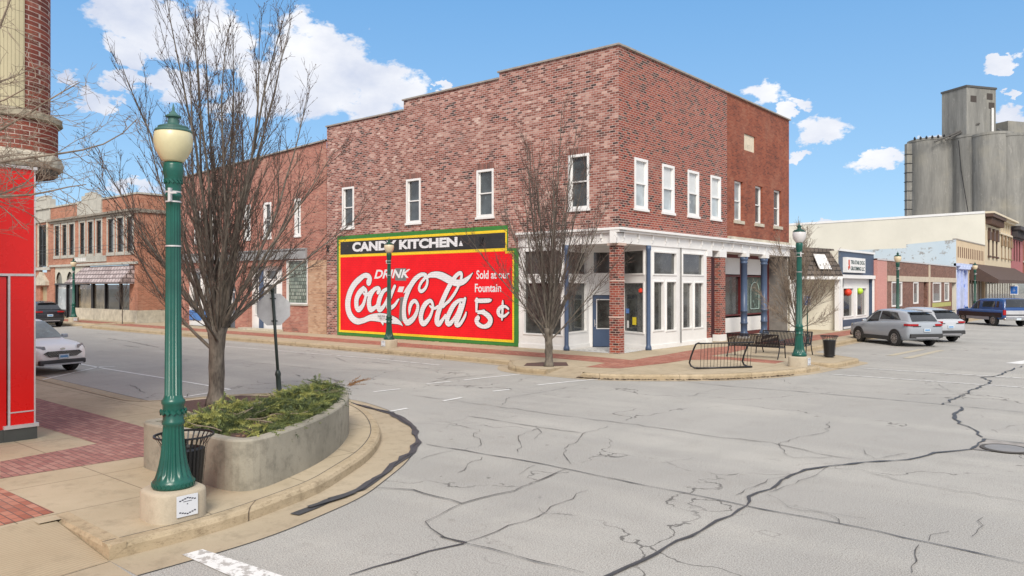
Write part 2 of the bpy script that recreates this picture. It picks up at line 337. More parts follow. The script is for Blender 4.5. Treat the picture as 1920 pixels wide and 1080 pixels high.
M_shake = shingle('dark_wood_shakes', (.075, .06, .05), (.17, .14, .12)); M_shake2 = shingle('grey_pink_shakes', (.30, .24, .24), (.50, .43, .43), .5, .3)
M_cloth = plain('yellow_notice_paper', (.75, .60, .03), .7); M_bluep = plain('blue_notice', (.10, .22, .55), .6); M_whitep = plain('white_notice', (.7, .7, .7), .6)
M_redlamp = plain('red_ornament', (.7, .05, .02), .5)
M_rust = plain('rust_red_brick_scrap', (.3, .1, .06), .8)

# ------------------------------------------------------------------ mesh builder
class MB:
    def __init__(s): s.v = []; s.f = []; s.sm = False
    def face(s, pts):
        b = len(s.v); s.v += [tuple(p) for p in pts]; s.f.append(tuple(range(b, b+len(pts)))); return s
    def box(s, x0, x1, y0, y1, z0, z1):
        b = len(s.v); s.v += [(x, y, z) for z in (z0, z1) for x, y in ((x0, y0), (x1, y0), (x1, y1), (x0, y1))]
        s.f += [tuple(b+i for i in q) for q in ((0, 3, 2, 1), (4, 5, 6, 7), (0, 1, 5, 4), (1, 2, 6, 5), (2, 3, 7, 6), (3, 0, 4, 7))]; return s
    def obox(s, c, size, rz=0, tilt=None):
        m = Matrix.Rotation(rz, 3, 'Z')
        if tilt is not None: m = m @ tilt
        b = len(s.v); hx, hy, hz = size[0]/2, size[1]/2, size[2]/2
        for z in (-hz, hz):
            for x, y in ((-hx, -hy), (hx, -hy), (hx, hy), (-hx, hy)): s.v.append(tuple(Vector(c)+m @ Vector((x, y, z))))
        s.f += [tuple(b+i for i in q) for q in ((0, 3, 2, 1), (4, 5, 6, 7), (0, 1, 5, 4), (1, 2, 6, 5), (2, 3, 7, 6), (3, 0, 4, 7))]; return s
    def prism(s, pts, z0, z1, top=None):
        n = len(pts); b = len(s.v); tp = top or pts
        s.v += [(p[0], p[1], z0) for p in pts]+[(p[0], p[1], z1) for p in tp]
        s.f.append(tuple(b+n+i for i in range(n))); s.f.append(tuple(b+i for i in reversed(range(n))))
        for i in range(n): j = (i+1) % n; s.f.append((b+i, b+j, b+n+j, b+n+i))
        return s
    def lathe(s, prof, cx=0, cy=0, n=24, flute=None, a0=0, a1=2*math.pi, cap=True):
        b = len(s.v); full = abs(a1-a0-2*math.pi) < 1e-6; m = n if full else n+1
        for r, z in prof:
            for i in range(m):
                a = a0+(a1-a0)*i/n; q = r
                if flute and any(lo <= z <= hi for lo, hi in flute[1]): q = r*(1-flute[2]*(0.5-0.5*math.cos(a*flute[0])))
                s.v.append((cx+q*math.cos(a), cy+q*math.sin(a), z))
        for k in range(len(prof)-1):
            for i in range(n):
                j = (i+1) % m; s.f.append((b+k*m+i, b+k*m+j, b+(k+1)*m+j, b+(k+1)*m+i))
        if full and cap:
            if prof[0][0] > 1e-4: s.f.append(tuple(b+i for i in reversed(range(m))))
            if prof[-1][0] > 1e-4: s.f.append(tuple(b+(len(prof)-1)*m+i for i in range(m)))
        return s
    def tube(s, pts, rad, n=6, cap=True):
        pts = [Vector(p) for p in pts]; rs = rad if isinstance(rad, (list, tuple)) else [rad]*len(pts)
        b = len(s.v); prev = None
        for i, p in enumerate(pts):
            d = (pts[min(i+1, len(pts)-1)]-pts[max(i-1, 0)])
            d = d.normalized() if d.length > 1e-9 else Vector((0, 0, 1))
            if prev is None: u = d.orthogonal().normalized()
            else:
                u = prev-d*prev.dot(d); u = u.normalized() if u.length > 1e-6 else d.orthogonal().normalized()
            prev = u; w = d.cross(u)
            for k in range(n):
                a = 2*math.pi*k/n; s.v.append(tuple(p+(u*math.cos(a)+w*math.sin(a))*rs[i]))
        for i in range(len(pts)-1):
            for k in range(n): j = (k+1) % n; s.f.append((b+i*n+k, b+i*n+j, b+(i+1)*n+j, b+(i+1)*n+k))
        if cap and n > 2: s.f.append(tuple(b+k for k in reversed(range(n)))); s.f.append(tuple(b+(len(pts)-1)*n+k for k in range(n)))
        return s
    def build_each(s, name, mat, parent=None, **k):        # one object for every separate piece
        par = list(range(len(s.v)))
        def fd(i):
            while par[i] != i: par[i] = par[par[i]]; i = par[i]
            return i
        for f in s.f:
            for a in f[1:]: par[fd(a)] = fd(f[0])
        gr = {}
        for f in s.f: gr.setdefault(fd(f[0]), []).append(f)
        out = []
        for fs in gr.values():
            m = MB(); ix = {}
            for f in fs:
                for a in f:
                    if a not in ix: ix[a] = len(m.v); m.v.append(s.v[a])
                m.f.append(tuple(ix[a] for a in f))
            out.append(m.build(name, mat, parent, **k))
        return out
    def build(s, name, mat, parent=None, smooth=False, bevel=0):
        me = bpy.data.meshes.new(name)
        o = Vector((0, 0, 0)) if parent is None else Vector(parent['org'])
        me.from_pydata([tuple(Vector(v)-o) for v in s.v], [], s.f); me.update()
        if smooth: me.polygons.foreach_set('use_smooth', [True]*len(me.polygons))
        if mat is not None: me.materials.append(mat)
        ob = bpy.data.objects.new(name, me); C.objects.link(ob)
        ob['org'] = tuple(o)
        if parent is not None: ob.parent = parent
        if bevel:
            b = ob.modifiers.new('bevel', 'BEVEL'); b.width = bevel; b.segments = 2; b.limit_method = 'ANGLE'
        return ob
def tag(o, label=None, cat=None, group=None, kind=None):
    for k, v in (('label', label), ('category', cat), ('group', group), ('kind', kind)):
        if v: o[k] = v
    return o
def thing(name, loc, label, cat, group=None):
    o = bpy.data.objects.new(name, None); C.objects.link(o); o.location = loc; o['org'] = tuple(loc); o.empty_display_size = .3
    return tag(o, label, cat, group)
def struct(mb, name, mat, smooth=False): return tag(mb.build(name, mat, None, smooth), kind='structure')
def copy_tree(o, parent=None):
    c = o.copy(); C.objects.link(c)
    if parent is not None: c.parent = parent
    for ch in [x for x in bpy.data.objects if x.parent == o]: copy_tree(ch, c)
    return c
def paint(obj, mat):            # give one copied part its own colour
    obj.data = obj.data.copy(); obj.data.materials[0] = mat
def child(o, name):
    for x in bpy.data.objects:
        if x.parent == o and x.name.split('.')[0] == name: return x

# planes: u along the wall, n outwards, z up
class Plane:
    def __init__(s, axis, at): s.a = axis; s.at = at
    def p(s, u, z, n=0):
        return (u, s.at-n, z) if s.a == 'y' else (s.at+n, u, z)       # 'y': wall faces -Y ; 'x': wall faces +X
class Seg:                       # wall along any ground segment, outward to the right of A->B
    def __init__(s, A, B):
        s.A = Vector(A); d = Vector(B)-s.A; s.len = d.length; s.d = d.normalized(); s.n = Vector((s.d.y, -s.d.x))
    def p(s, u, z, n=0): q = s.A+s.d*u+s.n*n; return (q.x, q.y, z)
def pbox(mb, pl, u0, u1, z0, z1, n0, n1):
    c = [pl.p(u, z, n) for z in (z0, z1) for u, n in ((u0, n1), (u1, n1), (u1, n0), (u0, n0))]
    b = len(mb.v); mb.v += c
    mb.f += [tuple(b+i for i in q) for q in ((0, 3, 2, 1), (4, 5, 6, 7), (0, 1, 5, 4), (1, 2, 6, 5), (2, 3, 7, 6), (3, 0, 4, 7))]; return mb
def wall(mb, pl, u0, u1, z0, z1, holes=(), depth=.14):
    us = sorted({u0, u1, *[h[0] for h in holes], *[h[1] for h in holes]}); zs = sorted({z0, z1, *[h[2] for h in holes], *[h[3] for h in holes]})
    us = [u for u in us if u0 <= u <= u1]; zs = [z for z in zs if z0 <= z <= z1]
    for a, b in zip(us, us[1:]):
        for c, d in zip(zs, zs[1:]):
            m, k = (a+b)/2, (c+d)/2
            if any(h[0] < m < h[1] and h[2] < k < h[3] for h in holes): continue
            mb.face([pl.p(a, c), pl.p(b, c), pl.p(b, d), pl.p(a, d)])
    for h in holes:
        a, b, c, d = h[:4]
        for q in (((a, c), (a, d)), ((a, d), (b, d)), ((b, d), (b, c)), ((b, c), (a, c))):
            (x1, y1), (x2, y2) = q; mb.face([pl.p(x1, y1), pl.p(x1, y1, -depth), pl.p(x2, y2, -depth), pl.p(x2, y2)])
    return mb
def window(parent, pl, u0, u1, z0, z1, gm=None, fm=None, cas=.09, rail=True, sill=None, proud=.03, mull=0, back=.10, name='window', trans=None, blind=0):
    fm = fm or white_paint; gm = gm or glass; m = MB()
    for a, b, c, d in ((u0, u0+cas, z0, z1), (u1-cas, u1, z0, z1), (u0+cas, u1-cas, z1-cas, z1), (u0+cas, u1-cas, z0, z0+cas)): pbox(m, pl, a, b, c, d, -back, proud)
    ia, ib, ic, id_ = u0+cas, u1-cas, z0+cas, z1-cas; s = cas*.45
    if rail:
        zm = (z0+z1)/2; pbox(m, pl, ia, ib, zm-s*.6, zm+s*.6, -back+.01, -back+.07)
        for a, b in ((ia, ia+s), (ib-s, ib)): pbox(m, pl, a, b, ic, id_, -back+.012, -back+.05)
    for k in range(mull):
        uc = ia+(ib-ia)*(k+1)/(mull+1); pbox(m, pl, uc-cas*.5, uc+cas*.5, ic, id_, -back+.012, proud-.01)
    if trans: pbox(m, pl, ia, ib, trans-cas*.5, trans+cas*.5, -back+.014, proud-.012)
    w = m.build(name, fm, parent)
    g = MB(); g.face([pl.p(ia, ic, -back+.004), pl.p(ib, ic, -back+.004), pl.p(ib, id_, -back+.004), pl.p(ia, id_, -back+.004)]); g.build('pane', gm, w)
    if blind: k = MB(); zb_ = z0+(z1-z0)*(1-blind); k.face([pl.p(ia, zb_, -back+.008), pl.p(ib, zb_, -back+.008), pl.p(ib, id_, -back+.008), pl.p(ia, id_, -back+.008)]); k.build('blind', blind_m, w)
    if sill: k = MB(); pbox(k, pl, u0-.05, u1+.05, z0-.1, z0-.002, -.05, .07); k.build('sill', sill, w)
    return w

# ---- text as mesh, fitted into a rectangle of a wall
def glyphs(txt, bold=0.0, shear=0.0, cond=1.0):
    cu = bpy.data.curves.new('t', 'FONT'); cu.body = txt; cu.size = 1; cu.offset = bold; cu.shear = shear; cu.resolution_u = 4; cu.space_character = cond
    ob = bpy.data.objects.new('t', cu); C.objects.link(ob); bpy.context.view_layer.update()
    me = bpy.data.meshes.new_from_object(ob.evaluated_get(bpy.context.evaluated_depsgraph_get()))
    v = [(x.co.x, x.co.y) for x in me.vertices]; f = [tuple(p.vertices) for p in me.polygons]
    bpy.data.objects.remove(ob); bpy.data.curves.remove(cu); bpy.data.meshes.remove(me)
    a0, a1 = min(p[0] for p in v), max(p[0] for p in v); b0, b1 = min(p[1] for p in v), max(p[1] for p in v)
    return [((p[0]-a0)/(a1-a0), (p[1]-b0)/(b1-b0)) for p in v], f
def put_text(mb, pl, txt, u0, u1, zl, zr, hl, hr, n, **k):   # zl/zr baseline height at left/right; hl/hr letter height
    v, f = glyphs(txt, **k); b = len(mb.v)
    for x, y in v: mb.v.append(pl.p(u0+(u1-u0)*x, zl+(zr-zl)*x+y*(hl+(hr-hl)*x), n))
    mb.f += [tuple(b+i for i in q) for q in f]; return mb
def ribbon(mb, pts, n0, dn, extra=0.0):                       # brush stroke on the mural wall; pts = (x, z, width)
    P = [Vector(p) for p in pts]; Q = []
    for i in range(len(P)-1):
        p0, p1, p2, p3 = P[max(i-1, 0)], P[i], P[i+1], P[min(i+2, len(P)-1)]
        for k in range(5):
            t = k/5; Q.append(.5*((2*p1)+(p2-p0)*t+(2*p0-5*p1+4*p2-p3)*t*t+(3*p1-p0-3*p2+p3)*t**3))
    Q.append(P[-1])
    def disc(c, w, n):
        if w > .03: mb.face([(c.x+w/2*math.cos(a*math.pi/7), MURAL_Y-n, c.y+w/2*math.sin(a*math.pi/7)) for a in range(14)])
    L = []; Rr = []
    for i, q in enumerate(Q):
        d = Q[min(i+1, len(Q)-1)]-Q[max(i-1, 0)]; d = Vector((d.x, d.y)); d = d.normalized() if d.length else Vector((1, 0)); w = max(q.z, .004)/2+extra
        m = Vector((-d.y, d.x)); n = n0+dn*i/len(Q)
        L.append((q.x+m.x*w, MURAL_Y-n, q.y+m.y*w)); Rr.append((q.x-m.x*w, MURAL_Y-n, q.y-m.y*w))
    for i in range(len(Q)-1): mb.face([Rr[i], Rr[i+1], L[i+1], L[i]])
    disc(Q[0], Q[0].z+2*extra, n0-.0007); disc(Q[-1], Q[-1].z+2*extra, n0+dn+.0007)
# ================================================================== GROUND
struct(MB().face([(-700, -700, -.06), (900, -700, -.06), (900, 1100, -.06), (-700, 1100, -.06)]), 'ground', plain('distant_ground', (.20, .20, .14), .95, var=.3, scale=.05))
struct(MB().face([(-200, -60, 0), (60, -60, 0), (60, 330, 0), (-200, 330, 0)]), 'street', M_street)
def lnorm(P, i):
    a, b = Vector(P[max(i-1, 0)]), Vector(P[min(i+1, len(P)-1)]); p = Vector(P[i])
    d1 = (p-a).normalized() if i > 0 else None; d2 = (b-p).normalized() if i < len(P)-1 else None
    d1 = d1 or d2; d2 = d2 or d1
    n1 = Vector((-d1.y, d1.x)); n2 = Vector((-d2.y, d2.x)); m = (n1+n2); m = m.normalized() if m.length > 1e-6 else n1
    return m/max(.5, m.dot(n1))
def inset(P, w): return [tuple(Vector(p)+lnorm(P, i)*w) for i, p in enumerate(P)]
def sweep(P, prof, hs=None, mb=None):
    mb = mb or MB(); b = len(mb.v); k = len(prof)
    for i, p in enumerate(P):
        n = lnorm(P, i); h = hs[i] if hs else 1
        for o, z in prof: q = Vector(p)+n*o; mb.v.append((q.x, q.y, z*h if z > 0 else z))
    for i in range(len(P)-1):
        for j in range(k-1): mb.f.append((b+i*k+j, b+(i+1)*k+j, b+(i+1)*k+j+1, b+i*k+j+1))
    mb.f.append(tuple(b+j for j in range(k))); mb.f.append(tuple(b+(len(P)-1)*k+j for j in reversed(range(k)))); return mb
def smooth(P, it=2):
    for _ in range(it):
        Q = [P[0]]
        for a, b in zip(P, P[1:]): Q += [(a[0]*.75+b[0]*.25, a[1]*.75+b[1]*.25), (a[0]*.25+b[0]*.75, a[1]*.25+b[1]*.75)]
        P = Q+[P[-1]]
    return P
KPROF = [(0, -.02), (.004, .105), (.03, .142), (.06, .153), (.17, .155), (.17, .10)]
def kerb(P, hs=None, name='kerb'): return struct(sweep(P, KPROF, hs), name, M_kerb)
def strip(P, o0, o1, z, name, mat):
    m = MB(); a = inset(P, o0); b = inset(P, o1)
    for i in range(len(P)-1): m.face([(*b[i], z), (*b[i+1], z), (*a[i+1], z), (*a[i], z)])
    return struct(m, name, mat)
# far block
k1 = [(-54.5, 20.85), (-28.6, 20.85), (-20.2, 20.7), (-18.0, 20.55)]
k1b = smooth([(-17.3, 20.5), (-16.9, 19.9), (-16.2, 19.15), (-15.3, 18.95), (-14.6, 19.0)])
k2 = smooth([(-13.35, 19.05), (-12.6, 19.1), (-11.3, 19.95), (-10.2, 20.95), (-9.5, 21.9), (-8.95, 23.1), (-8.6, 24.3), (-8.5, 25.2), (-8.48, 25.7)])
k3 = [(-9.65, 26.78), (-8.55, 26.62), (-8.38, 26.68), (-8.30, 26.9), (-8.22, 28.9), (-8.3, 29.25), (-9.5, 30.3), (-10.8, 31.2), (-11.2, 31.9), (-11.3, 33)]+[(-11.4, 36), (-11.5, 42), (-11.5, 110), (-11.5, 320)]
far_in = inset(k1+k1b, .165)+[(-14.7, 20.2), (-13.2, 20.2)]+inset(k2, .165)+[(-9.7, 25.75)]+inset(k3, .165)
top = MB(); top.face([(x, y, .15) for x, y in far_in+[(-130, 320), (-130, 21.0)][0:1]+[(-54.5, 320)]]); struct(top, 'pavement', M_walk)
kerb(k1+k1b); kerb(k2, [.35, .8]+[1]*(len(k2)-4)+[.8, .35]); kerb(k3, [1.0]*len(k3))
r = MB(); r.face([(-14.6, 19.0, .006), (-13.35, 19.05, .006), (-13.2, 20.2, .15), (-14.7, 20.2, .15)]); r.face([(-14.6, 19.0, .006), (-14.7, 20.2, .15), (-14.6, 19.17, .15)]); r.face([(-13.35, 19.05, .006), (-13.35, 19.2, .15), (-13.2, 20.2, .15)])
r.face([(-8.48, 25.7, .006), (-8.42, 26.6, .006), (-9.66, 26.80, .15), (-9.7, 25.72, .15)]); r.face([(-8.48, 25.7, .006), (-9.7, 25.72, .15), (-8.66, 25.68, .15)])
struct(r, 'kerb_ramp', M_gutter)
strip(k1+k1b, -.35, 0, .004, 'gutter', M_gutter); strip(k2, -.30, 0, .004, 'gutter', M_gutter); strip(k3[2:], -.30, 0, .004, 'gutter', M_gutter)
r = MB(); r.face([(-14.6, 18.68, .004), (-13.35, 18.72, .004), (-13.35, 19.05, .004), (-14.6, 19.0, .004)]); r.face([(-8.18, 25.7, .004), (-8.08, 26.7, .004), (-8.38, 26.7, .004), (-8.48, 25.7, .004)]); struct(r, 'gutter', M_gutter)
# west block beyond the alley
kw = [(-130, 20.9), (-61, 20.9), (-57.6, 20.9), (-56.4, 21.3), (-55.9, 22.3), (-55.9, 60)]
kerb(kw); top = MB(); top.face([(x, y, .15) for x, y in inset(kw, .165)+[(-130, 60)]]); struct(top, 'pavement', M_walk)
kal = [(-54.5, 60), (-54.5, 21.0)]
kerb([(-54.5, 60), (-54.5, 22.3), (-54.0, 21.2), (-53.4, 20.9), (-52, 20.86)])
# near block
N0 = [G(*p) for p in [(205, 1052), (369.5, 1009), (452.7, 983.5), (527, 955), (601, 925.6), (645.7, 896), (690, 866), (711, 839.5), (715.4, 818.8), (705, 795), (684, 777), (660.5, 766.8)]]
N1 = [(-15.0, 11.25), (-16.2, 11.0), (-16.9, 10.3), (-17.25, 9.4), (-17.35, 8.6), (-17.75, 7.95), (-18.6, 7.95)]
kn = smooth(N0+N1, 2)+[(-26, 8.2), (-60, 8.3), (-130, 8.3)]
kerb(kn, [1]*len(kn))
kr = [(-9.62, 3.36), (-9.0, 3.34), (-8.05, 3.33)]
struct(sweep(kr, [(0, 0.0), (.004, .11), (.03, .15), (.17, .158), (.17, .10)], [1.0, 1.0, 1.0]), 'kerb', M_kerb)
near_in = [(-9.64, 3.5)]+[(-8.1-.12, 3.5)]+inset(kn, .165)+[(-130, -40), (-9.2, -40), (-9.2, 1.0), (-9.52, 2.81), (-9.64, 3.36)]
top = MB(); top.face([(x, y, .15) for x, y in near_in]); struct(top, 'pavement', M_walk)
strip(kn, -.62, 0, .004, 'gutter', M_gutter)
strip(kn, .168, .182, .1562, 'kerb_joint', M_crack); strip(kn, -.632, -.615, .007, 'gutter_joint', M_crack)
strip(k2, .168, .184, .1562, 'kerb_joint', M_crack)
struct(MB().face([(-9.95, 3.15, .149), (-9.40, 3.15, .149), (-9.40, 3.6, .149), (-9.95, 3.6, .149)]), 'pavement', M_walk)
r = MB(); r.face([(-9.64, 3.34, .152), (-9.52, 2.81, .15), (-9.2, 1.0, .15), (-9.2, -40, .15), (-7.7, -40, .006), (-7.75, 1.0, .006), (-8.02, 3.32, .008)]); struct(r, 'pavement_ramp', M_ramp)
r = MB(); r.face([(-8.02, 3.33, .004), (-7.75, 1.0, .004), (-7.7, -40, .004), (-7.1, -40, .004), (-7.2, 1.0, .004), (-7.45, 3.3, .004)]); struct(r, 'gutter', M_gutter)
def gpoly(pix, z, name, mat, dz=.004): m = MB(); m.face([(*G(px, py, z), z+dz) for px, py in pix]); return struct(m, name, mat)
m = MB(); m.face([(*G(*p, .15), .154) for p in [(66, 746), (262, 799)]]+[(-13.0, 6.4, .154), (-11.5, 5.6, .154)]+[(*G(*p, .15), .154) for p in [(262, 857), (0, 898), (0, 866), (182, 832)]]+[(-16.1, 5.34, .154), (-60, 5.3, .154), (-60, 6.7, .154)]); struct(m, 'brick_paving', M_pav2)
m = MB(); m.face([(-9.72, 3.42, .154), (-9.62, 2.81, .154), (-9.3, 1.0, .154), (-13, 1.0, .154), (-11.44, 3.39, .154)]); struct(m, 'brick_paving', M_pav)
m = MB(); m.face([(-54, 22.25, .154), (-16.6, 22.25, .154), (-16.6, 23.75, .154), (-54, 23.75, .154)]); m.face([(-100, 22.4, .154), (-56.1, 22.4, .154), (-56.1, 23.9, .154), (-100, 23.9, .154)])
band = [(1043.7, 664), (1145, 671.5), (1186, 675.5), (1215.6, 669.9), (1250, 664.5), (1288, 658), (1330, 652), (1369, 647.5), (1400, 644), (1400, 652), (1369.6, 661.5), (1331.7, 667.7), (1400, 671.5), (1471, 677.5), (1453.6, 682), (1364, 674.5), (1288, 675), (1250, 681), (1161, 691), (1097.7, 688.4), (1136, 680.6), (1017, 671.5)]
m.face([(-16.6, 23.75, .154), (-16.6, 22.25, .154)]+[(*G(*p, .15), .154) for p in [(1136, 680.6), (1097.7, 688.4), (1161, 691), (1250, 681), (1288, 675), (1364, 674.5), (1453.6, 682), (1471, 677.5), (1400, 671.5), (1331.7, 667.7), (1369.6, 661.5), (1400, 655), (1400, 646), (1369, 649), (1330, 652.5), (1288, 658), (1250, 664.8), (1215.6, 669.9), (1186, 675.5), (1145, 671.5)]])
m.face([(-14.0, 33.5, .154), (-12.6, 33.5, .154), (-12.6, 300, .154), (-14.0, 300, .154)])
struct(m, 'brick_paving', M_pav)
# tree pits
m = MB(); m.face([(*G(*p, .15), .158) for p in [(982, 686), (988, 681), (1016, 679.5), (1062, 679.5), (1066, 686), (1020, 687)]]); struct(m, 'tree_pit', M_mulch)
m = MB(); m.face([(-16.9, 8.2, .158), (-14.9, 7.9, .158), (-13.2, 9.6, .158), (-14.1, 10.6, .158), (-15.6, 10.6, .158), (-16.7, 9.9, .158)]); struct(m, 'tree_pit', M_mulch)
# painted lines
def line(pix, w, name='road_marking', mat=None, z=.008):
    P = [G(*p) for p in pix]; m = MB(); a = inset(P, w/2); b = inset(P, -w/2)
    for i in range(len(P)-1): m.face([(*b[i], z), (*b[i+1], z), (*a[i+1], z), (*a[i], z)])
    struct(m, name, mat or M_line)
line([(1558, 702), (1920, 727), (2100, 740)], .12, mat=M_lineworn); line([(1615, 690.7), (1920, 709.6), (2100, 721)], .12, mat=M_lineworn)
for a in [[(1122, 711), (1062, 716.5), (1008, 722.3)], [(956, 730.6), (924, 734)], [(975, 701.7), (905, 709), (870, 713)], [(845, 715.5), (800, 720)], [(750, 729.5), (700, 735)], [(865.6, 745.8), (831, 752)], [(764, 765.8), (719, 774)]]: line(a, .10)
m = MB(); m.face([(*G(*p), .008) for p in [(341, 1041), (380, 1031), (524, 1079), (700, 1140), (640, 1160), (440, 1085)]]); struct(m, 'road_marking', M_lineworn)
line([(416, 649), (700, 672.5), (826, 685)], .10, mat=M_lineworn)
line([(150, 682.5), (200, 692), (308, 709.4), (432, 730.5)], .10); line([(265, 759.5), (308, 750.6), (432, 730.5)], .10); line([(60, 716.5), (190, 687.5), (215, 688)], .09)
for a in [[(1668, 667), (1730, 655)], [(1700, 672), (1765, 657)]]: line(a, .28, 'worn_yellow_marking', M_yel)
line([(1900, 682), (1935, 677)], .5)
# cracks and sealant
random.seed(4)
ncr = [0]
def crack(pix, w, mat=None, jig=.05, name='road_crack', z=None, sub=.22):
    P = [Vector(G(*p)) for p in pix]; Q = [P[0]]
    for a, b in zip(P, P[1:]):
        n = max(1, int((b-a).length/sub)); d = (b-a).normalized() if (b-a).length else Vector((1, 0)); nn = Vector((-d.y, d.x))
        for k in range(1, n+1): Q.append(a.lerp(b, k/n)+(nn*random.uniform(-jig, jig) if k < n else Vector((0, 0))))
    m = MB(); ncr[0] += 1; zz = (z or .012)+.0006*(ncr[0] % 12); L = []; Rr = []
    for i, q in enumerate(Q):
        n = lnorm([tuple(x) for x in Q], i); ww = .68*w*random.uniform(.3, 1.3)/2; ww = min(ww, .2)
        if mat is None and i in (0, len(Q)-1): ww = .003
        L.append((q.x+n.x*ww, q.y+n.y*ww, zz)); Rr.append((q.x-n.x*ww, q.y-n.y*ww, zz))
    for i in range(len(Q)-1): m.face([Rr[i], Rr[i+1], L[i+1], L[i]])
    struct(m, name, mat or M_crack)
crack([(800, 834), (875, 846), (1028, 873), (1153, 899), (1250, 919), (1400, 950), (1574.5, 983), (1738, 1018), (1920, 1058)], .036, M_tar, .022)
crack([(878, 780.6), (925, 788), (1000, 800), (1090, 812.5)], .03, jig=.03); crack([(773, 741.6), (862.5, 753), (981, 769.7), (1137, 790), (1231, 802.5), (1300, 813.7), (1358, 822), (1445, 830.5), (1506.7, 844), (1560, 856), (1600, 862)], .026, jig=.05)
crack([(1272, 715), (1369.6, 725), (1505, 735.4), (1590, 743), (1768, 759), (1920, 774)], .045, M_tar, .01); crack([(1916.7, 686.8), (1865, 706), (1839, 708.5), (1858.6, 716), (1816.6, 736), (1768, 759)], .075, M_tar, .07)
crack([(1802, 764), (1790.8, 780.5), (1797, 795), (1826, 806), (1842.5, 820.8)], .11, M_tar, .05); crack([(1845.7, 824), (1820, 843.4), (1752, 850), (1703.6, 862.8), (1623, 867.6), (1555, 875), (1510, 882), (1474, 898)], .085, M_tar, .03)
crack([(1474, 898), (1466, 901), (1445, 918.6), (1403.5, 932.6), (1400, 950), (1386, 957), (1344, 978), (1250, 1027), (1147, 1079), (1100, 1100)], .06, M_tar, .04); crack([(1512, 880), (1480, 893), (1470, 899), (1440, 926), (1470, 914), (1530, 893), (1555, 875)], .012)
crack([(691, 915), (775, 920), (866, 946), (900, 936), (964.6, 922), (1001, 906), (1063, 880)], .03, jig=.03); crack([(866, 946), (797, 980.5), (808, 993), (833, 1009.7), (870, 1020.6), (964.6, 1044), (1096, 1077)], .024, jig=.04)
crack([(870, 1020.6), (804, 1035), (746, 1053), (655, 1080)], .04, M_tar, .03); crack([(870, 1019), (986.4, 978.7), (1052, 944), (1103, 920)], .018, jig=.05); crack([(826, 1008), (875, 1019)], .08, M_tar, .02)
for p in ([(840, 796), (899, 807), (888, 816), (902.6, 834.7), (870, 845.6)], [(1012, 803.7), (972, 818), (975.5, 831), (972, 849)], [(1006, 799), (1016, 812), (1002, 824)], [(1140, 800), (1092, 814.6), (1078, 832), (1057.5, 842), (1070, 871)], [(1555, 791.8), (1548.6, 811), (1481, 825.7), (1461, 833.7)],
          [(1438.5, 929), (1478.6, 953.5), (1557, 967.5), (1574.5, 983)], [(1478, 950), (1560, 965), (1625, 975)], [(1553.6, 880), (1613, 882), (1703.6, 906.4), (1766, 917), (1920, 943)], [(1843, 972.7), (1822, 1009)], [(1780, 998), (1745, 1004), (1742, 1014.6)], [(1723, 1023), (1710.6, 1075.6)],
          [(904, 858), (875, 876), (858, 888)], [(1003, 873), (974, 890)], [(850, 846), (790, 862)], [(1092, 722), (1010, 737), (950, 748), (942, 760)], [(1460, 832), (1470, 850), (1490, 860), (1560, 858)], [(1330, 740), (1310, 738), (1290, 745)], [(1490, 890), (1440, 900), (1380, 930)], [(1320, 736), (1350, 730)], [(1240, 870), (1300, 860)], [(1620, 845), (1640, 862), (1700, 852)], [(1760, 720), (1780, 735), (1830, 742), (1920, 758)]): crack(p, .016, jig=.05, sub=.16)
for p, w in (([(455, 678), (601, 693), (700, 694.6), (760, 694)], .035), ([(525, 666), (630, 671), (650, 679)], .04), ([(200, 634.7), (240, 640), (296, 651.6)], .07), ([(230, 648), (262, 652)], .08), ([(250, 735), (262, 737)], .1), ([(296, 724), (310, 722)], .1), ([(553, 703), (563, 707)], .08), ([(590, 707), (615, 709), (640, 718)], .04),
             ([(700, 680), (745, 684)], .06), ([(758, 687), (800, 692), (872, 696)], .04), ([(805, 718), (850, 709), (935, 701)], .04), ([(1090, 735), (1060, 733)], .04), ([(244, 722), (262, 730), (270, 738)], .03), ([(350, 745), (356, 738)], .03), ([(640, 640), (900, 668)], .02)): crack(p, w, jig=.04)
tarpath = [(552, 967), (616, 940.5), (675, 919.7), (717, 893), (734.7, 875), (767, 857), (785, 830.6), (776, 804), (734.7, 777), (690, 765), (660, 757)]
LT = MB()
for k in range(420):                          # dead leaves caught along the kerb
    t_ = random.random()**1.3; i_ = t_*(len(k2)-4); a_ = Vector(k2[int(i_)]).lerp(Vector(k2[int(i_)+1]), i_-int(i_)); n_ = lnorm(k2, int(i_)+1)*-random.uniform(.01, .13)
    if t_ > .75: continue
    q_ = a_+n_; LT.obox((q_.x, q_.y, .012+random.uniform(0, .02)), (random.uniform(.03, .08), random.uniform(.02, .04), .008), random.uniform(0, 3), Matrix.Rotation(random.uniform(-.4, .4), 3, 'X'))
for k in range(200): LT.obox((random.uniform(-32, -17.6), 20.78-random.uniform(0, .08), .01), (random.uniform(.03, .09), .03, .008), random.uniform(0, 3))
tag(LT.build('leaf_litter', plain('dead_leaves', (.07, .045, .03), .9, var=.5, scale=20)), kind='stuff')
crack(tarpath, .17, M_tar, .02, 'crack_sealant', .016, .3); crack([(x+random.uniform(-4, 4), y+random.uniform(-5, 1)) for x, y in tarpath[1:]], .12, M_tar, .05, 'crack_sealant', .024, .25)
crack([(578, 955), (640, 936), (668, 926)], .11, M_tar, .01, 'crack_sealant', .03, .3)
m = MB(); m.face([(*G(*p), .0045) for p in [(1845, 824), (1935, 834), (1935, 853), (1820, 843)]]); struct(m, 'street_patch', plain('grey_patch_concrete', (.30, .28, .26), .9, var=.3, scale=4))
crack([(1845, 824), (1935, 834)], .07, M_tar, .03); crack([(1820, 843), (1935, 854)], .05, M_tar, .02)
gx, gy = G(1886, 843)
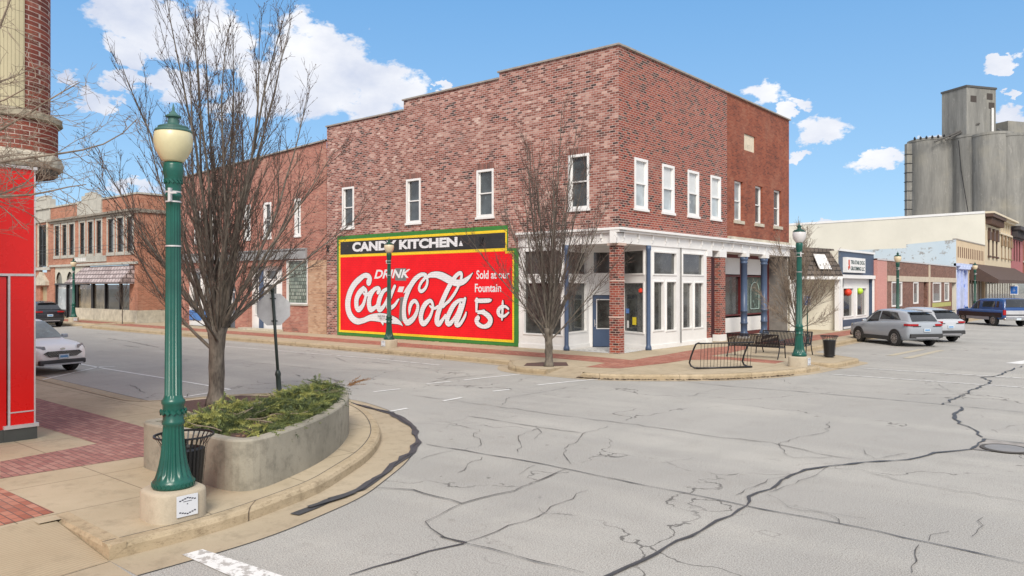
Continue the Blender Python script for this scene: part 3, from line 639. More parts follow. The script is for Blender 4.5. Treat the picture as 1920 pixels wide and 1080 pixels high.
mh = MB().lathe([(.001, .03), (.30, .03), (.31, .026)], gx, gy, 28); mh2 = MB().lathe([(.31, .024), (.37, .028), (.38, .018)], gx, gy, 28)
t_ = thing('manhole_cover', (gx, gy, .02), 'round iron manhole cover set in a grey patch of the street', 'manhole cover'); mh.build('lid', plain('rusty_cast_iron', (.27, .26, .25), .6, .3, bump=.5, bscale=30), t_); mh2.build('ring', M_crack, t_)

# ================================================================== CORNER BUILDING (brick, two storeys, white shop front)
MURAL_Y = 25.3; YW = Plane('y', 25.3); XW = Plane('x', -15.9)
def ry(px0, px1, t, b, Y=25.3):
    (u0, z1), (u1, _), (_, z0) = PY(px0, t, Y), PY(px1, t, Y), PY(px0, b, Y); return (u0, u1, z0, z1)
def rx(px0, px1, t, b, X=-15.9):
    (u0, z1), (u1, _), (_, z0) = PX(px0, t, X), PX(px1, t, X), PX(px0, b, X); return (u0, u1, z0, z1)
XL, XM, YB = -34.14, -20.85, 34.95
A = thing('corner_shop_building', (-25, 30, 0), 'two-storey corner building of mottled brick with painted advert and white shop front', 'building')
sidew = [(-32.82, -31.85, 5.77, 7.88), (-27.88, -26.87, 5.77, 7.87), (-23.27, -22.26, 5.79, 7.87), (-18.26, -17.25, 5.82, 7.99)]
frontw = [(26.44, 27.47, 5.83, 7.83), (28.65, 29.70, 5.84, 7.84), (30.92, 31.99, 5.85, 7.85), (33.17, 34.24, 5.87, 7.86)]
w = MB()
wall(w, YW, XL, XM, -.1, 4.95, depth=.16)
for a, b, zt in ((XL, -28.07, 11.22), (-28.07, -21.95, 11.70), (-21.95, -15.9, 11.97)): wall(w, YW, a, b, 4.95, zt, [q for q in sidew if a <= q[0] < b], .16)
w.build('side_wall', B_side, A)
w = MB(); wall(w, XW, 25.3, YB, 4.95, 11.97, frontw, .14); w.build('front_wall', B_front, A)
q = MB()                                                  # corner quoin of face brick returning round the side
w = MB(); w.face([(XL, 25.6, 11.0), (-15.95, 25.6, 11.4), (-15.95, 34.9, 11.4), (XL, 34.9, 11.0)])
w.face([(XL, 25.3, -.1), (XL, 42.9, -.1), (XL, 42.9, 11.2), (XL, 25.3, 11.2)][::-1]); w.face([(XL, 42.9, -.1), (-15.95, 42.9, -.1), (-15.95, 42.9, 11.0), (XL, 42.9, 11.0)]); w.build('roof', roof_m, A)
w = MB()
for a, b, zt in ((XL-.03, -28.07, 11.22), (-28.13, -21.95, 11.70), (-22.01, -15.84, 11.97)): w.box(a, b, 25.22, 25.6, zt, zt+.07)
w.box(-16.2, -15.82, 25.6, YB, 11.97, 12.04); w.build('coping', coping_m, A)
soldier = brick('soldier_course_brick', [(0, (.08,.03,.025)), (1, (.34,.13,.10))], (.4,.32,.28), bw=.08, bh=.6)
for u0, u1, z0, z1 in sidew:
    window(A, YW, u0, u1, z0, z1, glass_c, cas=.10, back=.12, sill=white_paint)
    k = MB(); pbox(k, YW, u0-.03, u1+.03, z1+.004, z1+.26, -.02, .008); k.build('lintel', soldier, A)
for u0, u1, z0, z1 in frontw: window(A, XW, u0, u1, z0, z1, glass_b, cas=.11, back=.08, sill=white_paint, blind=.5)
# cornice over the shop front
def cornice(parent, segs, mat, br=True):
    m = MB(); bk = MB()
    for pl, u0, u1 in segs:
        pbox(m, pl, u0, u1, 4.38, 4.80, -.25, .045); pbox(m, pl, u0, u1+.18, 4.80, 4.88, -.25, .18); pbox(m, pl, u0, u1+.27, 4.885, 4.985, -.25, .27)
        n = int((u1-u0)/1.0)
        for k in range(n):
            uc = u0+.5+k*(u1-u0)/n; pbox(bk, pl, uc-.03, uc+.03, 4.60, 4.795, .046, .12); pbox(bk, pl, uc-.022, uc+.022, 4.48, 4.60, .046, .075)
    c = m.build('cornice', mat, parent, bevel=.012); bk.build('bracket', mat, parent)
cornice(A, [(YW, XM, -15.9)], white_paint); 
cornice(A, [(Plane('x', -15.903), 25.05, YB)], white_paint)
# ground floor corner entrance
Apt, Bpt, Cpt, Dpt = (-18.35, 25.32), (-18.58, 27.24), (-17.5, 28.1), (-15.95, 27.45)
def seg_u(S, px):                                             # where the sight line of a pixel column crosses a wall segment
    x, y = ray(px); d = (S.A.x*S.d.y-S.A.y*S.d.x)/(x*S.d.y-y*S.d.x); return (Vector((x*d, y*d))-S.A).dot(S.d), d
def rs(S, px0, px1, t, b):
    u0, d0 = seg_u(S, px0); u1, _ = seg_u(S, px1); return (u0, u1, EYE-(b-HOR)/FOC*d0, EYE-(t-HOR)/FOC*d0)
S1, S2, S3 = Seg(Apt, Bpt), Seg(Bpt, Cpt), Seg(Cpt, Dpt)
def shopwall(pl, u0, u1, wins, name='shop_front', gl=None, z1=4.42):
    wins = [(max(q[0]-.045, u0+.01), min(q[1]+.045, u1-.01), q[2]-.04, q[3]+.04) for q in wins]
    m = MB(); wall(m, pl, u0, u1, .15, z1, wins, .1); pbox(m, pl, u0, u1, .15, .32, 0, .03); m.build(name, white_paint, A)
    for i, q in enumerate(wins): window(A, pl, *q, (gl or [glass])[i % len(gl or [glass])], cas=.06, rail=False, back=.09, proud=.035)
shopwall(YW, XM, Apt[0], [ry(983, 1053, 471, 515), ry(983, 1053, 530, 625)], gl=[glass, glass_shop])
shopwall(S1, 0, S1.len, [rs(S1, 1064, 1099, 471, 514), rs(S1, 1064, 1099, 530, 624)], gl=[glass, glass_shop])
dr = rs(S2, 1111, 1158, 553, 651); 
m = MB(); tr = rs(S2, 1111, 1158, 471, 514); wall(m, S2, 0, S2.len, .15, 4.42, [tr, (dr[0], dr[1], .15, dr[3])], .1); m.build('shop_front', white_paint, A)
window(A, S2, *tr, glass, cas=.05, rail=False, back=.09)
d_ = MB(); u0, u1, z0, z1 = dr[0]+.02, dr[1]-.02, .17, dr[3]-.02; 
for a, b, c, e in ((u0, u0+.14, z0, z1), (u1-.14, u1, z0, z1), (u0+.14, u1-.14, z1-.16, z1), (u0+.14, u1-.14, z0, z0+.75)): pbox(d_, S2, a, b, c, e, -.09, -.03)
dd = d_.build('door', blue_paint, A); window(dd, S2, u0+.14, u1-.14, z0+.75, z1-.16, glass_shop, cas=.035, rail=False, back=.06, name='door_light', proud=-.02)
h = MB(); pbox(h, S2, u0+.05, u0+.09, z0+.85, z0+1.15, -.03, .01); pbox(h, S2, u0+.05, u0+.14, z0+.93, z0+.97, .01, .05); h.build('handle', steel, dd)
shopwall(S3, 0, S3.len, [rs(S3, 1168, 1207, 471, 514), rs(S3, 1168, 1207, 530, 621)], gl=[glass, glass_shop])
fw = [rx(1225, 1267.5, 472, 514), rx(1279.5, 1318.5, 475, 515), rx(1225, 1243.5, 528, 620), rx(1249, 1267, 528, 620), rx(1279.5, 1296.5, 530, 616), rx(1301.5, 1318, 530, 615)]
YP0 = rx(1325, 1330, 0, 0)[0]
shopwall(XW, 27.5, YP0, fw, gl=[glass, glass, glass_shop, glass_shop])
m = MB(); m.face([(XM, 25.3, 4.385), (-15.95, 25.3, 4.385), (-15.95, 29, 4.385), (XM, 29, 4.385)]); m.build('soffit', white_paint, A)
def column(parent, x, y, r, z0=.15, z1=4.38, mat=None, rings=()):
    pr = [(r*1.5, z0), (r*1.5, z0+.10), (r*1.25, z0+.16), (r, z0+.22)]
    for zr in rings: pr += [(r, zr-.05), (r*1.13, zr-.04), (r*1.13, zr+.04), (r, zr+.05)]
    pr += [(r, z1-.22), (r*1.25, z1-.17), (r*1.25, z1)]; return MB().lathe(pr, x, y, 20).build('column', mat or blue_paint, parent, True)
column(A, -18.3, 25.22, .085); column(A, -15.87, 27.5, .085)
MB().lathe([(.03, .3), (.03, 4.4)], -15.85, rx(1275, 1276, 0, 0)[0], 8).build('downpipe', plain('grey_pipe', (.2, .2, .2), .5), A)
pl_ = MB(); pl_.box(-16.29, -15.88, 25.26, 25.67, .15, 4.30); pil = pl_.build('corner_pillar', B_front, A)
MB().box(-16.35, -15.82, 25.20, 25.73, 4.30, 4.40).box(-16.31, -15.86, 25.24, 25.69, 1.52, 1.58).box(-16.31, -15.86, 25.24, 25.69, 2.92, 2.98).build('stone_band', plain('pinkish_stone_band', (.55, .42, .36), .8), pil)
m = MB(); m.face([(-18.25, 25.35, .156), (-16.3, 25.25, .156), (-15.85, 25.25, .156), (-15.85, 25.7, .156), (-16.0, 27.4, .156), (-17.5, 28.05, .156), (-18.5, 27.2, .156)]); m.build('tiled_entrance_floor', M_tile, A)
q = MB()
for k in range(9):
    a = (-18.0+k*.22, 25.62+k*.075); q.obox((a[0], a[1], .161), (.11, .06, .002), R(28))
q.build('tile_pattern', P_black, A)
# brick end pier and blue side door
MB().box(-16.15, -15.88, YP0, YP0+.42, .35, 4.1).build('end_pier', B_front, A); MB().box(-16.2, -15.84, YP0-.04, YP0+.46, .15, .36).box(-16.2, -15.84, YP0-.04, YP0+.46, 4.1, 4.38).build_each('pier_block', white_paint, A)
XR = Plane('x', -16.75); dY = (YP0+.42, 35.0)
m = MB(); wall(m, XR, YP0, 36.3, .15, 4.38, [(YP0+.5, YP0+1.5, .15, 2.4), (YP0+.5, YP0+1.5, 3.1, 4.2)], .1); m.build('recess_wall', maroon, A)
MB().box(-16.84, -16.8, YP0+.5, YP0+1.5, .15, 2.4).build('side_door', plain('dark_navy_door', (.05, .055, .14), .4), A)
window(A, XR, YP0+.62, YP0+1.38, 2.5, 4.2, glass, rail=False)
MB().box(-16.75, -15.95, YP0+.38, YP0+.42, .15, 4.38).build('recess_return', white_paint, A)

# ---- painted advert
zc = lambda px, py: PY(px, py, MURAL_Y)
MU = thing('painted_advert', (-27, 25.29, .2), 'large painted red soda advert with white script and black candy band', 'mural')
U0, U1, UN = -33.25, -20.86, -21.45
def sheet(pts, n, mat, name): m = MB(); m.face([(u, MURAL_Y-n, z) for u, z in pts]); return m.build(name, mat, MU)
sheet([(U0, .17), (U1, .17), (U1, 4.36), (UN, 4.36), (UN, 5.36), (U0, 5.36)], .004, P_green, 'green_border')
sheet([(U0+.14, .33), (U1-.25, .33), (U1-.25, 4.24), (UN-.06, 4.24), (UN-.06, 5.17), (U0+.14, 5.17)], .007, P_yel, 'yellow_line')
sheet([(U0+.28, .44), (U1-.34, .44), (U1-.34, 4.24-.10), (UN-.15, 4.14), (UN-.15, 4.24), (U0+.28, 4.24)], .010, P_red, 'red_field')
sheet([(U0+.28, 4.38), (UN-.15, 4.38), (UN-.15, 5.05), (U0+.28, 5.05)], .010, P_black, 'black_band')
t_ = MB(); b_ = MB()
def letters(txt, p0, p1, lt, lb, rt, rb, n=.014, **k):      # pixel box: left top/bottom, right top/bottom
    (ua, zt), (_, zb) = PY(p0, lt, MURAL_Y), PY(p0, lb, MURAL_Y); (ub, zt2), (_, zb2) = PY(p1, rt, MURAL_Y), PY(p1, rb, MURAL_Y)
    tm = MB(); put_text(tm, YW, txt, ua, ub, zb, zb2, zt-zb, zt2-zb2, n, **k); tm.build('lettering', P_white, MU)
letters('CANDY KITCHEN', 661, 858, 454.5, 472.5, 444.0, 462.5, bold=.05)
put_text(b_, YW, 'CANDY KITCHEN', PY(660, 0, 25.3)[0], PY(858.8, 0, 25.3)[0], PY(661, 473.3, 25.3)[1], PY(858, 463.3, 25.3)[1], .54, .54, .012, bold=.045)
t_.face([(*PY(864.4, 451, 25.3), )[:1]+(MURAL_Y-.014,)+(PY(864.4, 451, 25.3)[1],) for _ in (0,)]+[(PY(860.6, 461, 25.3)[0], MURAL_Y-.014, PY(860.6, 461, 25.3)[1]), (PY(868.6, 461, 25.3)[0], MURAL_Y-.014, PY(868.6, 461, 25.3)[1])])
# narrow dark opening behind the N and the grey strip below
sheet([PY(741, 526, 25.3), PY(762, 526.5, 25.3), PY(762, 503, 25.3), PY(741, 503, 25.3)], .012, P_grey, 'grey_patch')
sheet([PY(748, 601, 25.3), PY(756, 603, 25.3), PY(760, 557, 25.3), PY(751, 557, 25.3)], .012, P_grey, 'grey_patch')
letters('DRINK', 702, 770, 506, 522.5, 504.5, 521, bold=.03, shear=.3)
letters('Sold at our', 893.7, 956, 506.5, 523.5, 507.5, 522, bold=.02)
letters('Fountain', 890.8, 940, 532, 548, 532, 547.5, bold=.02)
t_.build('triangle', P_white, MU); b_.build('lettering_edge', P_line, MU)
def Z1(x, y): return PY(640+x/8.3077, 490+y/8.3077, MURAL_Y)
def Z2(x, y): return PY(740+x/8.306, 490+y/8.306, MURAL_Y)
def Z4(x, y): return PY(870+x/6.745, 480+y/6.745, MURAL_Y)
def wsc(F, x, y): a = F(x, y); b = F(x+10, y); c = F(x, y+10); return (abs(b[0]-a[0])+abs(c[1]-a[1]))/20
strokes = [(Z1, [(432,325,92),(448,270,78),(420,228,66),(365,222,60),(290,275,75),(200,370,85),(135,500,92),(105,650,98),(122,790,95),(180,890,88),(260,935,75),(350,920,66),(450,880,76),(560,872,100),(650,880,112),(740,898,108),(840,922,84),(910,955,50),(960,1003,8)]),
 (Z1, [(620,925,30),(645,960,30),(656,996,6)]), (Z1, [(640,915,60),(650,950,40),(657,990,8)]),
 (Z1, [(350,425,66),(292,485,78),(248,570,80),(240,660,80),(250,725,75),(283,748,70),(335,695,60),(368,615,50),(388,530,46),(388,455,52),(350,425,60)]),
 (Z1, [(352,500,30),(395,525,40),(440,500,46),(490,455,46),(540,430,40)]),
 (Z1, [(578,485,52),(602,445,50),(580,415,46),(520,440,58),(465,520,72),(440,610,78),(440,690,80),(462,745,78),(510,735,60),(560,690,44),(600,620,40)]),
 (Z1, [(720,430,40),(660,470,56),(612,560,74),(588,650,78),(585,725,76),(610,750,70),(660,710,56),(710,620,46),(760,500,44)]),
 (Z1, [(840,390,46),(800,480,52),(765,570,56),(735,650,56),(735,715,60),(775,725,56),(835,685,48),(880,620,36),(905,590,20)]),
 (Z2, [(490,212,50),(440,205,52),(395,222,60),(322,285,72),(255,385,76),(205,500,72),(168,620,70),(152,750,72),(160,880,82),(200,950,78),(262,925,78),(320,860,66),(360,765,58),(368,680,52),(328,618,50),(275,645,58),(245,720,54),(238,790,34),(235,840,6)]),
 (Z2, [(232,400,60),(185,455,40),(148,492,8)]), (Z2, [(185,940,50),(190,985,24),(188,1002,4)]),
 (Z2, [(470,205,52),(512,255,42),(518,335,42),(486,420,44),(425,468,48),(390,425,44),(418,340,44),(480,262,44)]),
 (Z2, [(515,245,40),(570,215,66),(660,208,84),(750,232,100),(830,272,104),(900,308,98),(965,335,88),(1040,330,82),(1105,302,70),(1170,245,46),(1228,178,6)]),
 (Z2, [(765,700,50),(800,665,44),(860,612,44),(930,520,44),(990,415,42),(1032,315,42),(1052,235,46),(1040,185,52),(985,208,58),(910,300,70),(840,430,74),(770,580,78),(712,730,80),(675,860,86),(670,945,84),(705,970,72),(760,905,48),(800,840,36)]),
 (Z2, [(560,612,50),(492,662,72),(440,760,78),(418,870,80),(438,955,78),(485,958,70),(550,880,54),(590,790,44),(606,700,46),(590,635,48),(560,612,50)]),
 (Z2, [(560,695,26),(600,725,38),(645,728,40),(685,700,36)]),
 (Z2, [(1075,600,42),(1005,615,52),(930,685,72),(872,790,78),(832,890,78),(835,960,76),(880,965,64),(945,880,46),(1000,775,42),(1035,660,42)]),
 (Z2, [(1108,580,44),(1070,700,66),(1020,840,72),(975,940,74),(975,990,60),(1020,985,54),(1070,920,46),(1108,850,38),(1124,798,26)]),
 (Z4, [(262,700,40),(215,705,34),(180,700,20)]), (Z4, [(190,720,26),(240,712,44),(305,745,62),(345,805,66),(322,868,62),(258,892,44),(195,865,52),(168,815,58),(188,782,56)]),
 (Z4, [(172,545,36),(170,620,36),(168,700,26)]), (Z4, [(165,565,44),(250,566,48),(330,562,44),(355,556,20)]),
 (Z4, [(572,668,26),(535,640,30),(480,645,38),(445,695,50),(462,750,44),(520,760,34),(575,715,22)]), (Z4, [(502,565,16),(500,610,30),(498,700,32),(492,805,22)])]
wh = MB(); bl = MB(); n0 = .020
for i, (F, P) in enumerate(strokes):
    pts = []
    for x, y, w_ in P: u, z = F(x, y); pts.append((u, z, w_*wsc(F, x, y)))
    ribbon(bl, pts, .0125+.0001*i, .0003, .028); ribbon(wh, pts, n0+.0018*i, .0014)
bl.build('script_outline', P_line, MU); 
for q in ([(905, 393), (985, 393), (955, 482), (878, 475)],): 
    wh.face([(Z1(x, y)[0], MURAL_Y-.016, Z1(x, y)[1]) for x, y in q[::-1]])
wh.build('script', P_white, MU)
m = MB(); put_text(m, YW, 'TRADE MARK', PY(710, 0, 25.3)[0], PY(724.5, 0, 25.3)[0], Z1(580, 868)[1], Z1(700, 868)[1], .10, .10, .075); put_text(m, YW, 'REG. U.S.', PY(714, 0, 25.3)[0], PY(725, 0, 25.3)[0], Z1(610, 905)[1], Z1(700, 905)[1], .09, .09, .075); m.build('small_lettering', P_line, MU)
# iron wall ties
for px, py, l in ((615.5, 466, 'black iron X-shaped wall tie on the bricks left of the advert'), (904, 452, 'black iron X-shaped wall tie within the black band of the advert')):
    u, z = PY(px, py, 25.3); m = MB(); m.obox((u, 25.26, z), (.06, .03, .40), 0, Matrix.Rotation(R(30), 3, 'Y')); m.obox((u, 25.255, z), (.06, .03, .40), 0, Matrix.Rotation(R(-30), 3, 'Y')); tag(m.build('wall_tie', black_m), l, 'wall tie', 'iron wall ties')

# ================================================================== ORANGE BRICK BUILDING with porch (B)
B = thing('porch_shop_building', (-20, 39, 0), 'orange-red brick building with date stone and a porch on blue columns', 'building')
YE = 43.0; bw = [(35.79, 36.79, 5.96, 7.9), (38.31, 39.27, 5.97, 7.9), (40.8, 41.86, 5.98, 7.92)]; ds = (36.93, 38.30, 9.53, 10.36)
w = MB(); wall(w, XW, YB, YE, 4.95, 11.97, bw+[ds], .22); w.face([(-15.9, YE, 4.9), (-34, YE, 4.9), (-34, YE, 11.97), (-15.9, YE, 11.97)]); w.face([(-17.6, YE-.002, 0), (-34, YE-.002, 0), (-34, YE-.002, 4.9), (-17.6, YE-.002, 4.9)]); w.build('front_wall', B_orange, B)
w = MB(); w.face([(-34, YB, 11.5), (-15.95, YB, 11.5), (-15.95, YE, 11.5), (-34, YE, 11.5)]); w.build('roof', roof_m, B)
MB().box(-16.2, -15.8, YB, YE+.05, 11.97, 12.03).build('coping', coping_m, B)
for i, q in enumerate(bw): window(B, XW, *q, (glass_b, glass_c, glass_c)[i], cas=.09, back=.2, proud=-.12, sill=None); 
for q in bw: k = MB(); pbox(k, XW, q[0]-.1, q[1]+.1, q[2]-.16, q[2]-.002, -.1, .06); k.build('sill', stone, B)
m = MB(); pbox(m, XW, *ds, -.1, -.06); dsn = m.build('date_stone', plain('cream_date_stone', (.66, .58, .45), .8, var=.1, bump=.4, bscale=20), B)
m = MB(); put_text(m, XW, '1871', ds[0]+.35, ds[1]-.35, ds[2]+.14, ds[2]+.14, .20, .20, -.056); m.build('numerals', stone, dsn)
w = MB(); pbox(w, XW, YB+.05, 43.0, 4.99, 5.14, 0, .10); w.build('stone_course', stone, B)
cornice(B, [(Plane('x', -15.904), YB+.003, YE+.1)], white_paint)
MB().box(-16.12, -15.86, 34.05, 34.68, .45, 4.1).build('brick_pillar', B_front, B); MB().box(-16.18, -15.82, 33.99, 34.74, .15, .46).box(-16.18, -15.82, 33.99, 34.74, 4.1, 4.38).build_each('pillar_block', white_paint, B)
XP = Plane('x', -17.0); m = MB(); wall(m, XP, 34.9, YE, .15, 4.4, [(35.3, 36.5, .15, 4.2), (36.9, 39.0, .9, 4.2), (39.5, 42.6, .9, 4.2)], .1); m.build('porch_wall', maroon, B)
window(B, XP, 35.3, 36.5, 2.9, 4.2, glass, maroon, rail=False); d_ = MB().box(-17.1, -17.05, 35.3, 36.5, .15, 2.75).build('door', plain('dark_wood_door', (.05, .035, .03), .4), B); window(d_, XP, 35.5, 36.3, .9, 2.5, glass, dark_in, cas=.03, rail=False, name='door_light', back=.04, proud=-.02); MB().box(-17.04, -16.96, 35.38, 35.42, 1.0, 1.3).build('handle', steel, d_)
for a, b, g in ((36.9, 39.0, glass), (39.5, 42.6, glass_grn)):
    m = MB(); pbox(m, XP, a, b, 3.35, 4.2, -.06, -.02); pbox(m, XP, a, b, .35, 1.1, -.06, .02); m.build_each('white_panel', white_paint, B); window(B, XP, a, b, 1.2, 3.3, g, maroon, cas=.07, rail=False)
m = MB(); m.lathe([(.30, 0), (.33, 0)], n=4)
arch = MB(); c0 = rx(1417, 1418, 0, 0, -17.0)[0]
arch.tube([XP.p(c0-.55, 1.5, -.05), XP.p(c0-.55, 2.5, -.05)]+[XP.p(c0-.55*math.cos(a*math.pi/8), 2.5+.45*math.sin(a*math.pi/8), -.05) for a in range(1, 8)]+[XP.p(c0+.55, 2.5, -.05), XP.p(c0+.55, 1.5, -.05), XP.p(c0-.55, 1.5, -.05)], .022, 5)
arch.build('arched_window_decal', plain('pale_green_decal', (.5, .66, .62), .6), B)
for px in (1395, 1432.5):
    y = rx(px, px+1, 0, 0)[0]; column(B, -15.9+.0, y, .16, .25, 4.2, rings=(.9, 1.5, 3.9)); MB().box(-16.15, -15.68, y-.22, y+.22, .15, .26).box(-16.12, -15.7, y-.2, y+.2, 4.19, 4.38).build_each('column_block', white_paint, B)
m = MB(); m.face([(-17.6, YE-.01, .15), (-15.95, YE-.01, .15), (-15.95, YE-.01, 4.38), (-17.6, YE-.01, 4.38)]); m.build('porch_end_wall', B_white, B)
m = MB(); m.face([(-17.6, YB, 4.382), (-15.95, YB, 4.382), (-15.95, YE, 4.382), (-17.6, YE, 4.382)]); m.build('soffit', white_paint, B)
# ================================================================== LOWER BRICK BUILDING left of the advert
L_ = thing('side_street_shops', (-42, 30, 0), 'two-storey worn red brick building with white upstairs windows behind the large bare tree', 'building')
XA, XB = -50.1, -34.16
lw = []
for a, b, t0, b0 in ((458, 470, 387, 452), (495, 509, 377, 449), (553, 564, 370, 442), (395, 404, 398, 448), (365, 377, 398, 448)):
    q = ry(a, b, t0, b0); lw.append((q[0], q[1], 5.55, 7.6))
lw.sort()
gb = ry(538, 577, 488, 569); st = (XA+.3, -46.2); dz = 4.1
holes = [gb, (-41.9, -38.3, .15, 3.9), (-44.6, -43.3, .15, 3.4), (-49.5, -46.0, .15, 3.9)]
w = MB(); wall(w, YW, XA, XB, -.1, 9.9, holes+lw, .3); w.build('wall', B_left, L_)
w = MB(); w.face([(XA, 25.3, 9.9), (XB, 25.3, 9.9), (XB, 25.3, 10.5)]); w.build('gable_strip', B_left, L_)
w = MB(); w.face([(XA, 25.3, -.1), (XA, 60, -.1), (XA, 60, 9.9), (XA, 25.3, 9.9)][::-1]); w.face([(XA, 25.6, 9.7), (XB, 25.6, 10.2), (XB, 60, 10.0), (XA, 60, 9.6)]); w.build('roof', roof_m, L_)
m = MB(); m.face([(XA, 25.2, 9.9), (XB, 25.2, 10.5), (XB, 25.2, 10.58), (XA, 25.2, 9.98)]); m.face([(XA, 25.2, 9.98), (XB, 25.2, 10.58), (XB, 25.7, 10.58), (XA, 25.7, 9.98)]); m.build('coping', coping_m, L_)
w = MB(); pbox(w, YW, -35.8, XB, .15, 4.15, .002, .012); w.build('sandy_brick_patch', B_tan, L_)
for q in lw: window(L_, YW, *q, glass_c, cas=.12, sill=white_paint)
window(L_, YW, *gb, M_block, white_paint, cas=.05, rail=False, sill=grey_stone, name='glass_block_window')
m = MB(); pbox(m, YW, XA+.1, -35.9, 4.25, 4.75, 0, .12); pbox(m, YW, XA+.1, -35.9, 4.75, 4.83, 0, .18); m.build('shop_frieze', plain('grey_frieze', (.30, .31, .32), .7), L_)
PR = Plane('y', 25.6)
m = MB(); wall(m, PR, -41.9, -38.3, .15, 3.9, [(-41.6, -41.15, 1.0, 3.5), (-40.4, -39.2, 1.4, 2.9), (-40.4, -39.2, 3.1, 3.7)], .08); m.build('white_entrance', white_paint, L_)
window(L_, PR, -41.6, -41.15, 1.0, 3.5, glass, rail=False, cas=.05); window(L_, PR, -40.4, -39.2, 1.4, 2.9, glass, rail=False, cas=.08); window(L_, PR, -40.4, -39.2, 3.1, 3.7, glass, rail=False, cas=.06)
MB().box(-41.0, -40.65, 25.5, 25.62, .15, 3.85).box(-38.6, -38.45, 25.5, 25.6, .15, 3.85).build_each('blue_pilaster', blue_paint, L_)
MB().box(-44.6, -43.3, 25.75, 25.8, .15, 3.4).build('recessed_door', plain('grey_blue_door', (.12, .14, .17), .5), L_); window(L_, Plane('y', 25.74), -44.4, -43.8, .6, 2.4, glass_c, rail=False, cas=.06, back=.02)
m = MB(); wall(m, PR, -49.5, -46.0, .15, 3.9, [(-49.2, -47.9, 1.35, 3.7), (-47.7, -46.3, 1.35, 3.7)], .08); m.build('white_shop_front', white_paint, L_)
for a, b in ((-49.2, -47.9), (-47.7, -46.3)): window(L_, PR, a, b, 1.35, 3.7, glass_shop, rail=False, cas=.06)
MB().box(-49.4, -47.9, 25.55, 25.6, .5, 1.15).box(-47.6, -46.2, 25.55, 25.6, .5, 1.15).build_each('blue_panel', plain('bright_blue_panel', (.08, .22, .55), .4), L_)
MB().box(-42.3, -38.2, 24.9, 25.3, .15, .27).build('doorstep', stone, L_)

# ================================================================== ORNATE ORANGE BUILDING at far left
Fb = thing('orange_brick_building', (-62, 28, 0), 'ornate orange brick building with arched shop windows and a pinkish shingle awning', 'building')
YF = 25.0; FP = Plane('y', YF); X0, X1 = PY(95, 0, YF)[0], -55.7
def rf(a, b, t, c): q = PY(a, t, YF), PY(b, t, YF), PY(a, c, YF); return (q[0][0], q[1][0], q[2][1], q[0][1])
fw = []
for a, b in ((103, 111), (117, 125), (130, 139), (150, 158.5), (165, 174), (181, 190), (202.5, 213), (220, 231), (238, 249)):
    q = PY(a, 0, YF)[0], PY(b, 0, YF)[0]; fw.append((q[0], q[1], 5.25, 7.75))
shopH = [(PY(102, 0, YF)[0], -57.0, .15, 4.3)]
w = MB(); wall(w, FP, X0, X1, -.1, 9.3, fw+shopH, .2); w.face([(X1, YF, -.1), (X1, 60, -.1), (X1, 60, 9.3), (X1, YF, 9.3)]); w.build('wall', B_far, Fb)
w = MB(); w.face([(X0, YF+.3, 9.0), (X1, YF+.3, 9.0), (X1, 60, 9.0), (X0, 60, 9.0)]); w.build('roof', roof_m, Fb)
m = MB(); pbox(m, FP, X0, X1+.1, 8.12, 8.28, 0, .28); pbox(m, FP, X0, X1+.04, 7.95, 8.12, 0, .14); m.box(X1, X1+.12, YF, 45, 8.0, 8.25); m.build('cornice', plain('grimy_stone', (.26, .23, .19), .85, var=.3), Fb)
m = MB(); pbox(m, FP, X0, X1+.05, 9.3, 9.42, -.3, .08); m.box(X1-.25, X1+.08, YF, 58, 9.3, 9.42); a, b = PY(147, 0, YF)[0], PY(192, 0, YF)[0]; pbox(m, FP, a, b, 8.3, 9.45, 0, .1); pbox(m, FP, a+.9, b-.9, 9.45, 9.8, -.3, .12); pbox(m, FP, a+1.6, b-1.6, 9.8, 10.0, -.3, .14); m.build('stone_parapet', grey_stone, Fb)
for q in fw:
    window(Fb, FP, *q, glass_c, plain('black_sash', (.03, .03, .03), .5), cas=.10, back=.15, proud=-.05)
    m = MB(); pbox(m, FP, q[0]-.22, q[1]+.22, q[3]+.002, q[3]+.55, 0, .03); pbox(m, FP, q[0]-.22, q[1]+.22, q[2]-.25, q[2]-.002, 0, .06); pbox(m, FP, q[0]-.2, q[0]-.002, q[2], q[3], 0, .025); pbox(m, FP, q[1]+.002, q[1]+.2, q[2], q[3], 0, .025); m.build('window_surround', grey_stone, Fb)
m = MB(); pbox(m, FP, X0, X1+.05, 4.32, 4.5, 0, .12); a, b = PY(141, 0, YF)[0], PY(200, 0, YF)[0]; pbox(m, FP, a, b, 4.6, 5.05, 0, .08); m.build('stone_course', grey_stone, Fb)
m = MB()
for k in range(7): pbox(m, FP, a+.2+k*.32, a+.34+k*.32, 4.68, 4.96, .081, .13)
m.build('raised_pattern', white_paint, Fb)
